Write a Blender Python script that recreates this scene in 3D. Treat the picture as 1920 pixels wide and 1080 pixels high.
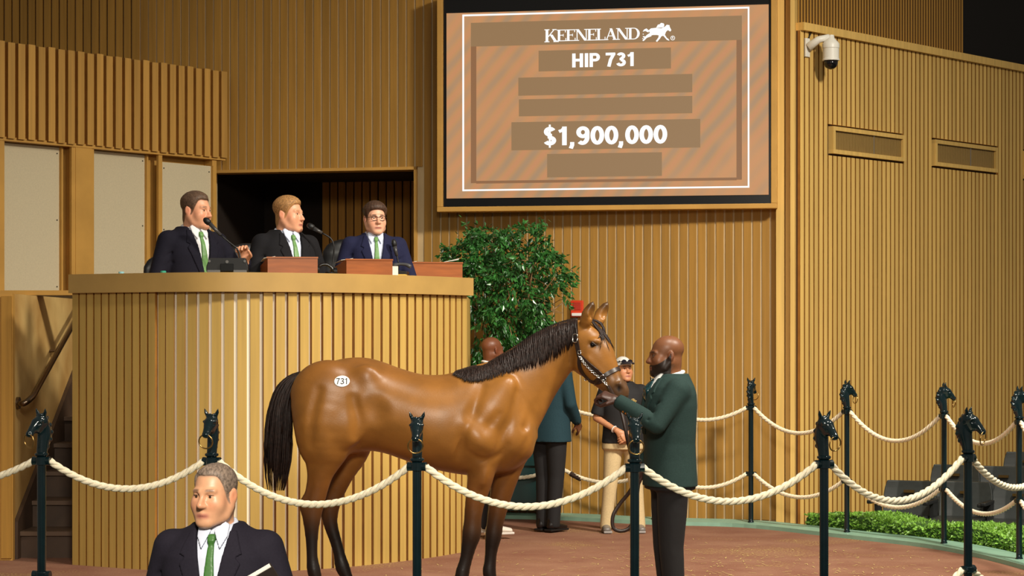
import bpy, bmesh, math, random
import numpy as np
from mathutils import Vector, Matrix, Euler
from mathutils.bvhtree import BVHTree
random.seed(7); np.random.seed(7)
for o in list(bpy.data.objects): bpy.data.objects.remove(o)
SC = bpy.context.scene
COL = SC.collection
R = math.radians

# ------------------------------------------------------------------ camera
FPX, HZ, CH = 4000.0, 628.0, 1.8          # focal length in px, horizon row, eye height above the ring floor
cam_d = bpy.data.cameras.new('camera'); cam = bpy.data.objects.new('camera', cam_d); COL.objects.link(cam)
cam_d.sensor_width = 36.0; cam_d.lens = FPX / 1920 * 36.0
cam_d.shift_y = (HZ - 540) / 1920
cam_d.clip_end = 200
cam.location = (0, 0, CH); cam.rotation_euler = (R(90), 0, 0)
SC.camera = cam
def W(px, py, Y): return Vector(((px - 960) * Y / FPX, Y, CH + (HZ - py) * Y / FPX))

# ------------------------------------------------------------------ light
EXPO = 0.5
SC.view_settings.view_transform = 'Standard'; SC.view_settings.look = 'None'
SC.view_settings.gamma = 1.0; SC.view_settings.use_curve_mapping = False
SC.view_settings.exposure = EXPO
world = bpy.data.worlds.new('world'); SC.world = world; world.use_nodes = True
bg = world.node_tree.nodes['Background']
bg.inputs[0].default_value = (1.0, 0.90, 0.76, 1); bg.inputs[1].default_value = 0.125
def area(name, loc, target, size, power, col=(1, .93, .80), spread=180):
    d = bpy.data.lights.new(name, 'AREA'); d.shape = 'DISK'; d.size = size; d.energy = power; d.color = col
    d.spread = R(spread)
    o = bpy.data.objects.new(name, d); COL.objects.link(o); o.location = loc
    o.rotation_euler = (Vector(target) - Vector(loc)).to_track_quat('-Z', 'Y').to_euler()
    return o
area('ceiling_flood_right', (6.4, 11.0, 8.2), (2.0, 17.6, 0.8), 1.2, 305, spread=92)
area('ceiling_flood_middle', (2.2, 10.5, 8.6), (0.4, 15.6, 0.5), 1.2, 95, spread=84)
area('front_fill', (0.3, 1.5, 5.4), (-0.7, 10.0, 0.6), 1.6, 100, spread=62)  # unseen fill lamp added low in front for the aisle man and near ropes

# ------------------------------------------------------------------ materials
def lin(c):
    return tuple(((v / 255) / 12.92 if v / 255 <= .04045 else ((v / 255 + .055) / 1.055) ** 2.4) for v in c)
def rgba(c): return (*lin(c), 1)
MATS = {}
def mat(name, col, rough=.6, metal=0.0, spec=.5, noise=0.0, nscale=20, stretch=(1, 1, 1), bump=0.0, bscale=60, rnd=0.0, coat=0.0, sheen=0.0, attr=False, col2=None):
    if name in MATS: return MATS[name]
    m = bpy.data.materials.new(name); m.use_nodes = True; MATS[name] = m
    nt = m.node_tree; N = nt.nodes; L = nt.links; b = N['Principled BSDF']
    b.inputs['Roughness'].default_value = rough; b.inputs['Metallic'].default_value = metal
    b.inputs['Specular IOR Level'].default_value = spec
    b.inputs['Coat Weight'].default_value = coat; b.inputs['Coat Roughness'].default_value = .25
    b.inputs['Sheen Weight'].default_value = sheen
    geo = N.new('ShaderNodeNewGeometry')
    if attr:
        a = N.new('ShaderNodeAttribute'); a.attribute_name = 'Col'; src = a.outputs['Color']
    else:
        rg = N.new('ShaderNodeRGB'); rg.outputs[0].default_value = rgba(col); src = rg.outputs[0]
    if noise > 0:
        mp = N.new('ShaderNodeMapping'); mp.inputs['Scale'].default_value = stretch
        L.new(geo.outputs['Position'], mp.inputs['Vector'])
        nz = N.new('ShaderNodeTexNoise'); nz.inputs['Scale'].default_value = nscale; nz.inputs['Detail'].default_value = 5
        L.new(mp.outputs[0], nz.inputs['Vector'])
        mx = N.new('ShaderNodeMix'); mx.data_type = 'RGBA'
        ramp = N.new('ShaderNodeMapRange'); ramp.inputs[1].default_value = .35; ramp.inputs[2].default_value = .65
        L.new(nz.outputs[0], ramp.inputs[0]); L.new(ramp.outputs[0], mx.inputs[0])
        if col2 is not None:
            L.new(src, mx.inputs[6]); mx.inputs[7].default_value = rgba(col2)
        else:
            hs = N.new('ShaderNodeHueSaturation'); hs.inputs['Value'].default_value = 1 - noise
            L.new(src, hs.inputs['Color']); L.new(hs.outputs[0], mx.inputs[6])
            h2 = N.new('ShaderNodeHueSaturation'); h2.inputs['Value'].default_value = 1 + noise
            L.new(src, h2.inputs['Color']); L.new(h2.outputs[0], mx.inputs[7])
        src = mx.outputs[2]
    if rnd > 0:
        oi = N.new('ShaderNodeObjectInfo'); mr = N.new('ShaderNodeMapRange')
        mr.inputs[3].default_value = 1 - rnd; mr.inputs[4].default_value = 1 + rnd
        L.new(oi.outputs['Random'], mr.inputs[0])
        hs = N.new('ShaderNodeHueSaturation'); L.new(mr.outputs[0], hs.inputs['Value']); L.new(src, hs.inputs['Color'])
        src = hs.outputs[0]
    L.new(src, b.inputs['Base Color'])
    if bump > 0:
        nb = N.new('ShaderNodeTexNoise'); nb.inputs['Scale'].default_value = bscale; nb.inputs['Detail'].default_value = 4
        mp2 = N.new('ShaderNodeMapping'); mp2.inputs['Scale'].default_value = stretch
        L.new(geo.outputs['Position'], mp2.inputs['Vector']); L.new(mp2.outputs[0], nb.inputs['Vector'])
        bm = N.new('ShaderNodeBump'); bm.inputs['Strength'].default_value = bump; bm.inputs['Distance'].default_value = .01
        L.new(nb.outputs[0], bm.inputs['Height']); L.new(bm.outputs[0], b.inputs['Normal'])
    return m
def emat(name, col, k=1.0):
    if name in MATS: return MATS[name]
    m = bpy.data.materials.new(name); m.use_nodes = True; MATS[name] = m
    b = m.node_tree.nodes['Principled BSDF']; b.inputs['Base Color'].default_value = (.01, .01, .01, 1); b.inputs['Roughness'].default_value = .5
    b.inputs['Emission Color'].default_value = rgba(col); b.inputs['Emission Strength'].default_value = k / 2 ** EXPO
    return m
GR = (3, 3, .12)
M_WOOD = mat('slat_wood', (162, 119, 50), .62, noise=.10, nscale=9, stretch=GR, rnd=.10, spec=.3)
M_WOODB = mat('slat_wood_pale', (218, 178, 100), .6, noise=.08, nscale=9, stretch=GR, rnd=.10, spec=.3)
M_TRIM = mat('trim_wood', (196, 148, 72), .55, noise=.08, nscale=8, stretch=(.4, .4, .4), spec=.35)
M_BACK = mat('groove_backing', (198, 172, 128), .8, noise=.05, nscale=5)
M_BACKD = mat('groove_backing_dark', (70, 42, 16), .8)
M_EDGE = mat('board_edge_shade', (152, 102, 36), .7, noise=.1, nscale=9)  # groove shade put into the colour of the slats' side faces
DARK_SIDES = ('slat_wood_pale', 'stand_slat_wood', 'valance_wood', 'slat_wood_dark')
M_BLACK = mat('matt_black', (14, 13, 13), .5)
M_BLKG = mat('gloss_black', (12, 12, 13), .22)
M_TEALP = mat('post_paint', (11, 28, 32), .16, spec=.6, noise=.1, nscale=15)
M_BRASS = mat('brass', (190, 150, 90), .3, metal=1.0)
M_STEEL = mat('steel', (190, 188, 182), .28, metal=1.0)
M_WHITE = mat('white_plastic', (226, 222, 210), .4)
M_ROPE = mat('rope_fibre', (246, 232, 202), .85, noise=.08, nscale=60, bump=.3, bscale=200)

# ------------------------------------------------------------------ scene helpers
def tag(o, label=None, cat=None, group=None, kind=None):
    if label: o['label'] = label
    if cat: o['category'] = cat
    if group: o['group'] = group
    if kind: o['kind'] = kind
    return o
def empty(name, loc=(0, 0, 0), rz=0.0, label=None, cat=None, group=None, parent=None):
    o = bpy.data.objects.new(name, None); COL.objects.link(o); o.empty_display_size = .1
    o.location = loc; o.rotation_euler = (0, 0, rz)
    if parent: o.parent = parent
    return tag(o, label, cat, group)
def link(name, me, m, parent=None, smooth=False, loc=None, rz=None):
    o = bpy.data.objects.new(name, me); COL.objects.link(o)
    if m is not None and not me.materials: me.materials.append(m)
    if smooth: me.polygons.foreach_set('use_smooth', [True] * len(me.polygons))
    if parent: o.parent = parent
    if loc is not None: o.location = loc
    if rz is not None: o.rotation_euler = (0, 0, rz)
    return o
class MB:
    def __init__(s): s.v = []; s.f = []
    def add(s, vs, fs):
        n = len(s.v); s.v += [tuple(v) for v in vs]; s.f += [tuple(i + n for i in f) for f in fs]; return s
    def box(s, x0, x1, y0, y1, z0, z1, M=None):
        vs = [Vector((x, y, z)) for z in (z0, z1) for y in (y0, y1) for x in (x0, x1)]
        if M is not None: vs = [M @ v for v in vs]
        return s.add(vs, [(0, 2, 3, 1), (4, 5, 7, 6), (0, 1, 5, 4), (2, 6, 7, 3), (0, 4, 6, 2), (1, 3, 7, 5)])
    def prism(s, poly, y0, y1, M=None):          # polygon in (x,z), extruded along y
        n = len(poly)
        vs = [Vector((x, y0, z)) for x, z in poly] + [Vector((x, y1, z)) for x, z in poly]
        if M is not None: vs = [M @ v for v in vs]
        return s.add(vs, [tuple(range(n)), tuple(range(2 * n - 1, n - 1, -1))] + [(i, i + n, (i + 1) % n + n, (i + 1) % n) for i in range(n)])
    def vprism(s, poly, z0, z1):                 # polygon in (x,y), extruded along z
        n = len(poly)
        vs = [(x, y, z0) for x, y in poly] + [(x, y, z1) for x, y in poly]
        return s.add(vs, [tuple(range(n - 1, -1, -1)), tuple(range(n, 2 * n))] + [(i, (i + 1) % n, (i + 1) % n + n, i + n) for i in range(n)])
    def tube(s, pts, r, n=10, cap=True, up=(0, 0, 1), flat=1.0):
        pts = [Vector(p) for p in pts]; rs = r if hasattr(r, '__len__') else [r] * len(pts)
        base = len(s.v); u = Vector(up)
        for i, p in enumerate(pts):
            t = (pts[min(i + 1, len(pts) - 1)] - pts[max(i - 1, 0)]).normalized()
            a = t.cross(u)
            if a.length < 1e-4: a = t.cross(Vector((1, 0, 0)))
            a.normalize(); b = a.cross(t).normalized()
            for j in range(n):
                w = 2 * math.pi * j / n
                s.v.append(tuple(p + (a * math.cos(w) + b * math.sin(w) * flat) * rs[i]))
        for i in range(len(pts) - 1):
            for j in range(n):
                s.f.append((base + i * n + j, base + i * n + (j + 1) % n, base + (i + 1) * n + (j + 1) % n, base + (i + 1) * n + j))
        if cap:
            s.f.append(tuple(base + j for j in range(n - 1, -1, -1)))
            s.f.append(tuple(base + (len(pts) - 1) * n + j for j in range(n)))
        return s
    def lathe(s, prof, n=20, c=(0, 0, 0)):       # profile of (r,z)
        b = len(s.v)
        for r, z in prof:
            for j in range(n):
                w = 2 * math.pi * j / n; s.v.append((c[0] + r * math.cos(w), c[1] + r * math.sin(w), c[2] + z))
        for i in range(len(prof) - 1):
            for j in range(n): s.f.append((b + i * n + j, b + i * n + (j + 1) % n, b + (i + 1) * n + (j + 1) % n, b + (i + 1) * n + j))
        s.f.append(tuple(b + j for j in range(n - 1, -1, -1))); s.f.append(tuple(b + (len(prof) - 1) * n + j for j in range(n)))
        return s
    def torus(s, c, Rr, r, M, n=28, m=8):
        b = len(s.v)
        for i in range(n):
            a = 2 * math.pi * i / n
            for j in range(m):
                w = 2 * math.pi * j / m
                p = Vector(((Rr + r * math.cos(w)) * math.cos(a), (Rr + r * math.cos(w)) * math.sin(a), r * math.sin(w)))
                s.v.append(tuple(Vector(c) + M @ p))
        for i in range(n):
            for j in range(m):
                s.f.append((b + i * m + j, b + ((i + 1) % n) * m + j, b + ((i + 1) % n) * m + (j + 1) % m, b + i * m + (j + 1) % m))
        return s
    def mesh(s, name, org=None):
        me = bpy.data.meshes.new(name)
        vs = s.v if org is None else [(v[0] - org[0], v[1] - org[1], v[2] - org[2]) for v in s.v]
        me.from_pydata(vs, [], s.f); me.update(); return me
    def build(s, name, m, parent=None, smooth=False, org=None, bevel=0.0, auto=None):
        me = s.mesh(name, org)
        if bevel > 0:
            bm = bmesh.new(); bm.from_mesh(me); bmesh.ops.bevel(bm, geom=list(bm.edges), offset=bevel, segments=2, affect='EDGES', profile=.6); bm.to_mesh(me); bm.free()
        o = link(name, me, m, parent, smooth)
        if org is not None and parent is None: o.location = org
        if auto is not None:
            me.polygons.foreach_set('use_smooth', [True] * len(me.polygons)); me.set_sharp_from_angle(angle=R(auto))
        return o
def spline(pts, n):
    P = np.array(pts, float); m = len(P)
    ts = np.linspace(0, m - 1, n); out = []
    for t in ts:
        i = min(int(t), m - 2); f = t - i
        p0 = P[max(i - 1, 0)]; p1 = P[i]; p2 = P[i + 1]; p3 = P[min(i + 2, m - 1)]
        out.append(.5 * ((2 * p1) + (-p0 + p2) * f + (2 * p0 - 5 * p1 + 4 * p2 - p3) * f * f + (-p0 + 3 * p1 - 3 * p2 + p3) * f ** 3))
    return np.array(out)
_unit = MB().box(-.5, .5, -1, 0, 0, 1).mesh('slat')      # front face at y=-1, base at z=0
def unit_slat(m):
    key = 'slat_' + m.name
    if key not in bpy.data.meshes:
        me = _unit.copy(); me.name = key; me.materials.append(m)
        if m.name in DARK_SIDES:                                   # board edges in the painted groove shade
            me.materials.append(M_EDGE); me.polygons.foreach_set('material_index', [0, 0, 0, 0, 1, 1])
    return bpy.data.meshes[key]
def slat(parent, x, z0, z1, w, d, m, y=0.0, rz=0.0, name='slat'):
    o = bpy.data.objects.new(name, unit_slat(m)); COL.objects.link(o); o.parent = parent
    o.location = (x, y, z0); o.scale = (w, d, z1 - z0); o.rotation_euler = (0, 0, rz); return o
def text_mesh(body, size, off=0.0, ext=.002, align='CENTER', sx=1.0):
    c = bpy.data.curves.new('lettering', 'FONT'); c.body = body; c.size = size; c.offset = off; c.extrude = ext; c.align_x = align; c.align_y = 'CENTER'
    c.resolution_u = 4
    o = bpy.data.objects.new('lettering', c); COL.objects.link(o)
    dg = bpy.context.evaluated_depsgraph_get(); dg.update()
    me = bpy.data.meshes.new_from_object(o.evaluated_get(dg)); bpy.data.objects.remove(o)
    n = len(me.vertices); co = np.empty(n * 3); me.vertices.foreach_get('co', co); co = co.reshape(-1, 3)
    me.materials.clear()
    return me, co

# ------------------------------------------------------------------ signed-distance modelling
def nrm(v): v = np.array(v, float); return v / np.linalg.norm(v)
def ell(c, r, M=None):
    c = np.array(c, float); r = np.array(r, float) * np.ones(3)
    Mi = None if M is None else np.array(M.to_3x3().transposed() if isinstance(M, Matrix) else M)
    def f(x, y, z):
        a, b, d = x - c[0], y - c[1], z - c[2]
        if Mi is not None:
            a, b, d = (Mi[0, 0] * a + Mi[0, 1] * b + Mi[0, 2] * d, Mi[1, 0] * a + Mi[1, 1] * b + Mi[1, 2] * d, Mi[2, 0] * a + Mi[2, 1] * b + Mi[2, 2] * d)
        q = np.sqrt((a / r[0]) ** 2 + (b / r[1]) ** 2 + (d / r[2]) ** 2) + 1e-6
        L = np.sqrt(a * a + b * b + d * d)
        return np.where(q < .3, (q - 1) * r.min(), L * (1 - 1 / q))
    m = r.max() if M is not None else r
    f.bb = (c - m, c + m); return f
def sweep(pts, ra, rb=None, lat=(0, 1, 0)):
    """chain of elliptical capsules; ra in the plane across lat, rb along lat"""
    P = [np.array(p, float) for p in pts]; ra = np.array(ra, float) * np.ones(len(P)); rb = ra if rb is None else np.array(rb, float) * np.ones(len(P))
    lat = nrm(lat); round_ = np.allclose(ra, rb)
    def f(x, y, z):
        best = None
        for i in range(len(P) - 1):
            a, b = P[i], P[i + 1]; u = b - a; L2 = u.dot(u); 
            if L2 < 1e-12: continue
            X, Y, Z = x - a[0], y - a[1], z - a[2]
            t = np.clip((X * u[0] + Y * u[1] + Z * u[2]) / L2, 0, 1)
            X, Y, Z = X - t * u[0], Y - t * u[1], Z - t * u[2]
            A = ra[i] + t * (ra[i + 1] - ra[i]); L = np.sqrt(X * X + Y * Y + Z * Z)
            if round_: d = L - A
            else:
                B = rb[i] + t * (rb[i + 1] - rb[i])
                l = X * lat[0] + Y * lat[1] + Z * lat[2]; n2 = np.maximum(L * L - l * l, 0)
                q = np.sqrt(n2 / (A * A) + l * l / (B * B)) + 1e-6
                d = np.where(q < .25, (q - 1) * np.minimum(A, B), L * (1 - 1 / q))
            best = d if best is None else np.minimum(best, d)
        return best
    m = np.maximum(ra, rb)[:, None]; Q = np.array(P)
    f.bb = ((Q - m).min(0), (Q + m).max(0)); return f
def cap(a, b, ra, rb=None): return sweep([a, b], [ra, ra if rb is None else rb])
def poly2d(poly, a, b):
    """signed distance of arrays (a,b) to polygon"""
    P = np.array(poly, float); n = len(P); d = None; s = np.ones(np.broadcast(a, b).shape)
    for i in range(n):
        p, q = P[i], P[i - 1]; ex, ey = q - p; wx, wy = a - p[0], b - p[1]
        t = np.clip((wx * ex + wy * ey) / (ex * ex + ey * ey + 1e-12), 0, 1)
        dd = (wx - ex * t) ** 2 + (wy - ey * t) ** 2
        d = dd if d is None else np.minimum(d, dd)
        c1 = b >= p[1]; c2 = b < q[1]; c3 = ex * wy > ey * wx
        fl = (c1 & c2 & c3) | (~c1 & ~c2 & ~c3)
        s = np.where(fl, -s, s)
    return s * np.sqrt(d)
class Field:
    def __init__(s, lo, hi, h):
        s.lo = np.array(lo, float); s.h = h; s.n = np.ceil((np.array(hi) - s.lo) / h).astype(int) + 1
        s.ax = [(s.lo[i] + h * np.arange(s.n[i])).astype(np.float32) for i in range(3)]
        s.d = np.full(s.n, 10.0, np.float32)
    def grid(s, bb=None, m=0.0):
        if bb is None: sl = (slice(None),) * 3
        else:
            i0 = np.clip(np.floor((np.array(bb[0]) - m - s.lo) / s.h).astype(int), 0, s.n); i1 = np.clip(np.ceil((np.array(bb[1]) + m - s.lo) / s.h).astype(int) + 1, 0, s.n)
            sl = tuple(slice(int(a), int(b)) for a, b in zip(i0, i1))
        return sl, s.ax[0][sl[0]][:, None, None], s.ax[1][sl[1]][None, :, None], s.ax[2][sl[2]][None, None, :]
    def add(s, f, k=.02, mode='u'):
        bb = getattr(f, 'bb', None); sl, x, y, z = s.grid(bb, k + 4 * s.h)
        if any(a.stop is not None and a.stop <= a.start for a in sl): return s
        b = f(x, y, z); a = s.d[sl]; b = np.broadcast_to(b, a.shape)
        if mode == 'u': hh = np.maximum(k - np.abs(a - b), 0) / max(k, 1e-9); r = np.minimum(a, b) - hh * hh * k * .25
        elif mode == 's': hh = np.maximum(k - np.abs(a + b), 0) / max(k, 1e-9); r = np.maximum(a, -b) + hh * hh * k * .25
        else: hh = np.maximum(k - np.abs(a - b), 0) / max(k, 1e-9); r = np.maximum(a, b) + hh * hh * k * .25
        s.d[sl] = r; return s
    def mesh(s, smooth=2):
        F = s.d.copy(); F[0] = F[-1] = 1; F[:, 0] = F[:, -1] = 1; F[:, :, 0] = F[:, :, -1] = 1
        I = F < 0; nx, ny, nz = F.shape
        c = [F[i:nx - 1 + i, j:ny - 1 + j, k:nz - 1 + k] for i in (0, 1) for j in (0, 1) for k in (0, 1)]
        cnt = sum((q < 0).astype(np.int8) for q in c); act = (cnt > 0) & (cnt < 8)
        idx = np.full(act.shape, -1, np.int64); cells = np.argwhere(act); idx[act] = np.arange(len(cells))
        vals = np.stack([q[act] for q in c], 1)
        off = np.array([(i, j, k) for i in (0, 1) for j in (0, 1) for k in (0, 1)], float)
        acc = np.zeros((len(cells), 3)); w = np.zeros(len(cells))
        for a in range(8):
            for b in range(a + 1, 8):
                if bin(a ^ b).count('1') != 1: continue
                va, vb = vals[:, a], vals[:, b]; m = (va < 0) != (vb < 0)
                t = np.where(m, va / np.where(m, va - vb, 1), 0)[:, None]
                acc += np.where(m[:, None], off[a] + t * (off[b] - off[a]), 0); w += m
        V = s.lo + (cells + acc / np.maximum(w, 1)[:, None]) * s.h
        Q = []
        for ax in range(3):
            A = np.moveaxis(I, ax, 0); m = np.moveaxis(A[:-1] != A[1:], 0, ax)
            e = np.argwhere(m); o1, o2 = [(1, 2), (2, 0), (0, 1)][ax]
            e = e[(e[:, o1] > 0) & (e[:, o2] > 0) & (e[:, o1] < act.shape[o1]) & (e[:, o2] < act.shape[o2])]
            ins = I[e[:, 0], e[:, 1], e[:, 2]]
            def at(d1, d2):
                g = e.copy(); g[:, o1] -= d1; g[:, o2] -= d2; return idx[g[:, 0], g[:, 1], g[:, 2]]
            q = np.stack([at(1, 1), at(0, 1), at(0, 0), at(1, 0)], 1); q[~ins] = q[~ins][:, ::-1]; Q.append(q)
        Q = np.concatenate(Q); Q = Q[(Q >= 0).all(1)]
        for _ in range(smooth):
            sm = np.zeros_like(V); n = np.zeros(len(V))
            for a, b in ((0, 1), (1, 2), (2, 3), (3, 0)):
                np.add.at(sm, Q[:, a], V[Q[:, b]]); np.add.at(sm, Q[:, b], V[Q[:, a]]); np.add.at(n, Q[:, a], 1); np.add.at(n, Q[:, b], 1)
            V = V + .5 * (sm / np.maximum(n, 1)[:, None] - V)
        return V, Q
def mesh_np(name, V, Q, colors=None):
    me = bpy.data.meshes.new(name); V = np.asarray(V, np.float32); Q = np.asarray(Q, np.int32)
    me.vertices.add(len(V)); me.vertices.foreach_set('co', V.ravel())
    k = Q.shape[1]; me.loops.add(Q.size); me.loops.foreach_set('vertex_index', Q.ravel())
    me.polygons.add(len(Q)); me.polygons.foreach_set('loop_start', np.arange(0, Q.size, k, dtype=np.int32))
    me.update(calc_edges=True)
    if colors is not None:
        a = me.color_attributes.new('Col', 'FLOAT_COLOR', 'POINT')
        a.data.foreach_set('color', np.concatenate([colors, np.ones((len(V), 1))], 1).astype(np.float32).ravel())
    me.polygons.foreach_set('use_smooth', [True] * len(me.polygons)); return me
def join_vq(parts):
    Vs, Qs, n = [], [], 0
    for V, Q in parts: Vs.append(V); Qs.append(Q + n); n += len(V)
    return np.concatenate(Vs), np.concatenate(Qs)
def digits(txt, thick=.17):
    """bold sans figures as polygons in a box of height 1; returns (polys, width)"""
    out = []; chars = []; cur = 0.0
    def rib(pts, th=thick, closed=False):
        P = [Vector(p) for p in pts]; n_ = len(P); L_, R_ = [], []
        for i in range(n_):
            a = P[(i - 1) % n_] if (closed or i > 0) else P[i]; b = P[(i + 1) % n_] if (closed or i < n_ - 1) else P[i]
            t_ = (b - a).normalized(); nn = Vector((-t_.y, t_.x)) * th / 2; L_.append(P[i] + nn); R_.append(P[i] - nn)
        for i in range(n_ if closed else n_ - 1):
            j = (i + 1) % n_; out.append([(cur + v.x, v.y) for v in (L_[i], R_[i], R_[j], L_[j])])
    def arc_(cx, cy, rx, ry, a0, a1, n_=14): return [(cx + rx * math.cos(R(a0 + (a1 - a0) * i / n_)), cy + ry * math.sin(R(a0 + (a1 - a0) * i / n_))) for i in range(n_ + 1)]
    h = thick / 2
    for c in txt:
        n0 = len(out)
        if c == '0': rib(arc_(.30, .5, .30 - h, .5 - h, 0, 360, 24)[:-1], closed=True); w = .60
        elif c == '9': rib(arc_(.29, .68, .29 - h, .32 - h, 0, 360, 20)[:-1], closed=True); rib([(.58 - h, .66)] + arc_(.27, .42, .31 - h, .42 - h, 10, -130, 12)); w = .60
        elif c == '3': rib(arc_(.27, .745, .25 - h, .255 - h, 160, -90, 12)); rib(arc_(.27, .275, .28 - h, .275 - h, 90, -165, 13)); rib([(.19, .53), (.3, .53)], thick * .9); w = .58
        elif c == '7': rib([(.02, 1 - h), (.56, 1 - h)]); rib([(.5, .95), (.3, .5), (.2, 0)]); w = .6
        elif c == '1': rib([(.30, 1), (.30, 0)]); rib([(.06, .74), (.2, .80), (.30, .95)], thick * .8); w = .54
        elif c == 'H': rib([(h, 0), (h, 1)]); rib([(.62 - h, 0), (.62 - h, 1)]); rib([(h, .52), (.62 - h, .52)]); w = .72
        elif c == 'I': rib([(h, 0), (h, 1)]); w = .27
        elif c == 'P': rib([(h, 0), (h, 1)]); rib([(h, 1 - h)] + arc_(.34, .70, .25 - h, .30 - h, 90, -90, 10) + [(h, .40 + h)]); w = .64
        elif c == '$': rib(arc_(.28, .74, .26 - h, .26 - h, 20, 270, 12) + arc_(.28, .26, .28 - h, .26 - h, 90, -160, 12)); rib([(.28, -.12), (.28, 1.12)], thick * .4); w = .62
        elif c == ',': rib([(.1, .16), (.1, .0), (.04, -.18)], thick * .9); w = .28
        else: w = .26
        cur += w + .0
        if c in '0937': cur += .02
        if len(out) > n0: chars.append(out[n0:])
    return chars, cur
# ------------------------------------------------------------------ wall frames
class Frame:
    """upright plane through plan points p0 -> p1 (left to right as seen); local x along it, local -y towards the viewer"""
    def __init__(s, p0, p1):
        s.p0 = Vector(p0); s.p1 = Vector(p1); s.d = (s.p1 - s.p0).normalized(); s.L = (s.p1 - s.p0).length
        s.rz = math.atan2(s.d.y, s.d.x)
    def at(s, px, py=None):
        r = (px - 960) / FPX                       # X = r*Y
        t = (r * s.p0.y - s.p0.x) / (s.d.x - r * s.d.y)
        Y = s.p0.y + s.d.y * t
        return t if py is None else (t, CH + (HZ - py) * Y / FPX)
    def world(s, x, y, z):
        n = Vector((-s.d.y, s.d.x)); p = s.p0 + s.d * x + n * y; return Vector((p.x, p.y, z))
    def root_struct(s, name, mb, m): return tag(link(name, mb.mesh(name), m, None, loc=(s.p0.x, s.p0.y, 0), rz=s.rz), kind='structure')
def poly_struct(name, mb, m): return tag(mb.build(name, m), kind='structure')

# ring boundary (outer edge of the raised ring), clockwise from the back
POSTS = {'b0': (1046, 20.85), 'b1': (1227, 20.35), 'b2': (1408, 20.02), 'b3': (1588, 19.02), 'b4': (1770, 18.0), 'b5': (1911, 16.75),
         'f5': (1815, 11.87), 'f4': (1545, 11.3), 'f3': (1190, 11.0), 'f2': (782, 11.1), 'f1': (397, 11.55), 'f0': (78, 11.6)}
PP = {k: Vector(((px - 960) * Y / FPX, Y)) for k, (px, Y) in POSTS.items()}
PP['r0'] = Vector((4.1, 15.4)); PP['r1'] = Vector((3.9, 14.1)); PP['r2'] = Vector((3.35, 12.9)); PP['fl'] = Vector((-3.7, 11.9))
ring = [(-.7, 21.15), tuple(PP['b0']), tuple(PP['b1']), tuple(PP['b2']), tuple(PP['b3']), tuple(PP['b4']), tuple(PP['b5']), tuple(PP['r0']), tuple(PP['r1']), tuple(PP['r2']),
        tuple(PP['f5']), tuple(PP['f4']), tuple(PP['f3']), tuple(PP['f2']), tuple(PP['f1']), tuple(PP['f0']), tuple(PP['fl']), (-5.5, 12.3)]
ringS = spline(ring, 120)
# ---- ring floor
mfl = mat('ring_floor', (140, 98, 74), .9, noise=.14, nscale=2.2, bump=.5, bscale=45, col2=(124, 78, 58))
def floor_nodes():
    nt = mfl.node_tree; N = nt.nodes; L = nt.links; b = N['Principled BSDF']; src = b.inputs['Base Color'].links[0].from_socket
    geo = N.new('ShaderNodeNewGeometry')
    n1 = N.new('ShaderNodeTexNoise'); n1.inputs['Scale'].default_value = 1.1; n1.inputs['Detail'].default_value = 3; L.new(geo.outputs['Position'], n1.inputs['Vector'])
    n2 = N.new('ShaderNodeTexNoise'); n2.inputs['Scale'].default_value = 55; n2.inputs['Detail'].default_value = 6; L.new(geo.outputs['Position'], n2.inputs['Vector'])
    r1 = N.new('ShaderNodeMapRange'); r1.inputs[1].default_value = .56; r1.inputs[2].default_value = .66; L.new(n1.outputs[0], r1.inputs[0])
    r2 = N.new('ShaderNodeMapRange'); r2.inputs[1].default_value = .50; r2.inputs[2].default_value = .62; L.new(n2.outputs[0], r2.inputs[0])
    mu = N.new('ShaderNodeMath'); mu.operation = 'MULTIPLY'; L.new(r1.outputs[0], mu.inputs[0]); L.new(r2.outputs[0], mu.inputs[1])
    mx = N.new('ShaderNodeMix'); mx.data_type = 'RGBA'; L.new(mu.outputs[0], mx.inputs[0]); L.new(src, mx.inputs[6]); mx.inputs[7].default_value = rgba((172, 142, 84))
    r3 = N.new('ShaderNodeMapRange'); r3.inputs[1].default_value = .66; r3.inputs[2].default_value = .74; L.new(n2.outputs[0], r3.inputs[0])
    m3 = N.new('ShaderNodeMix'); m3.data_type = 'RGBA'; L.new(r3.outputs[0], m3.inputs[0]); L.new(mx.outputs[2], m3.inputs[6]); m3.inputs[7].default_value = rgba((176, 150, 120))
    L.new(m3.outputs[2], b.inputs['Base Color'])
floor_nodes()
fl = [(-5.5, 12.3), (-7.5, 12.6), (-7.5, 22.6), (-.7, 22.6)] + [tuple(p) for p in ringS]
poly_struct('floor', MB().vprism([(x, y) for x, y in fl][::-1], -.5, 0.0), mfl)
m_low = mat('aisle_carpet', (70, 78, 66), .95, noise=.2, nscale=30)
poly_struct('floor_aisle', MB().box(-10, 14, -2, 30, -.56, -.5), m_low)
# ---- kerb around the ring
mk = mat('kerb_paint', (134, 172, 150), .5, noise=.07, nscale=6)
kb = MB(); n = len(ringS)
for i in range(n):
    t = ringS[min(i + 1, n - 1)] - ringS[max(i - 1, 0)]; t = t / np.linalg.norm(t); o = np.array([-t[1], t[0]])
    a = ringS[i] - o * .12; b = ringS[i] + o * .14
    kb.v += [(a[0], a[1], -.02), (a[0], a[1], .035), (b[0], b[1], .05), (b[0], b[1], -.5)]
for i in range(n - 1):
    for j in range(3): kb.f.append((4 * i + j, 4 * i + j + 1, 4 * i + 5 + j, 4 * i + 4 + j))
poly_struct('trim_kerb', kb, mk)

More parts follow.
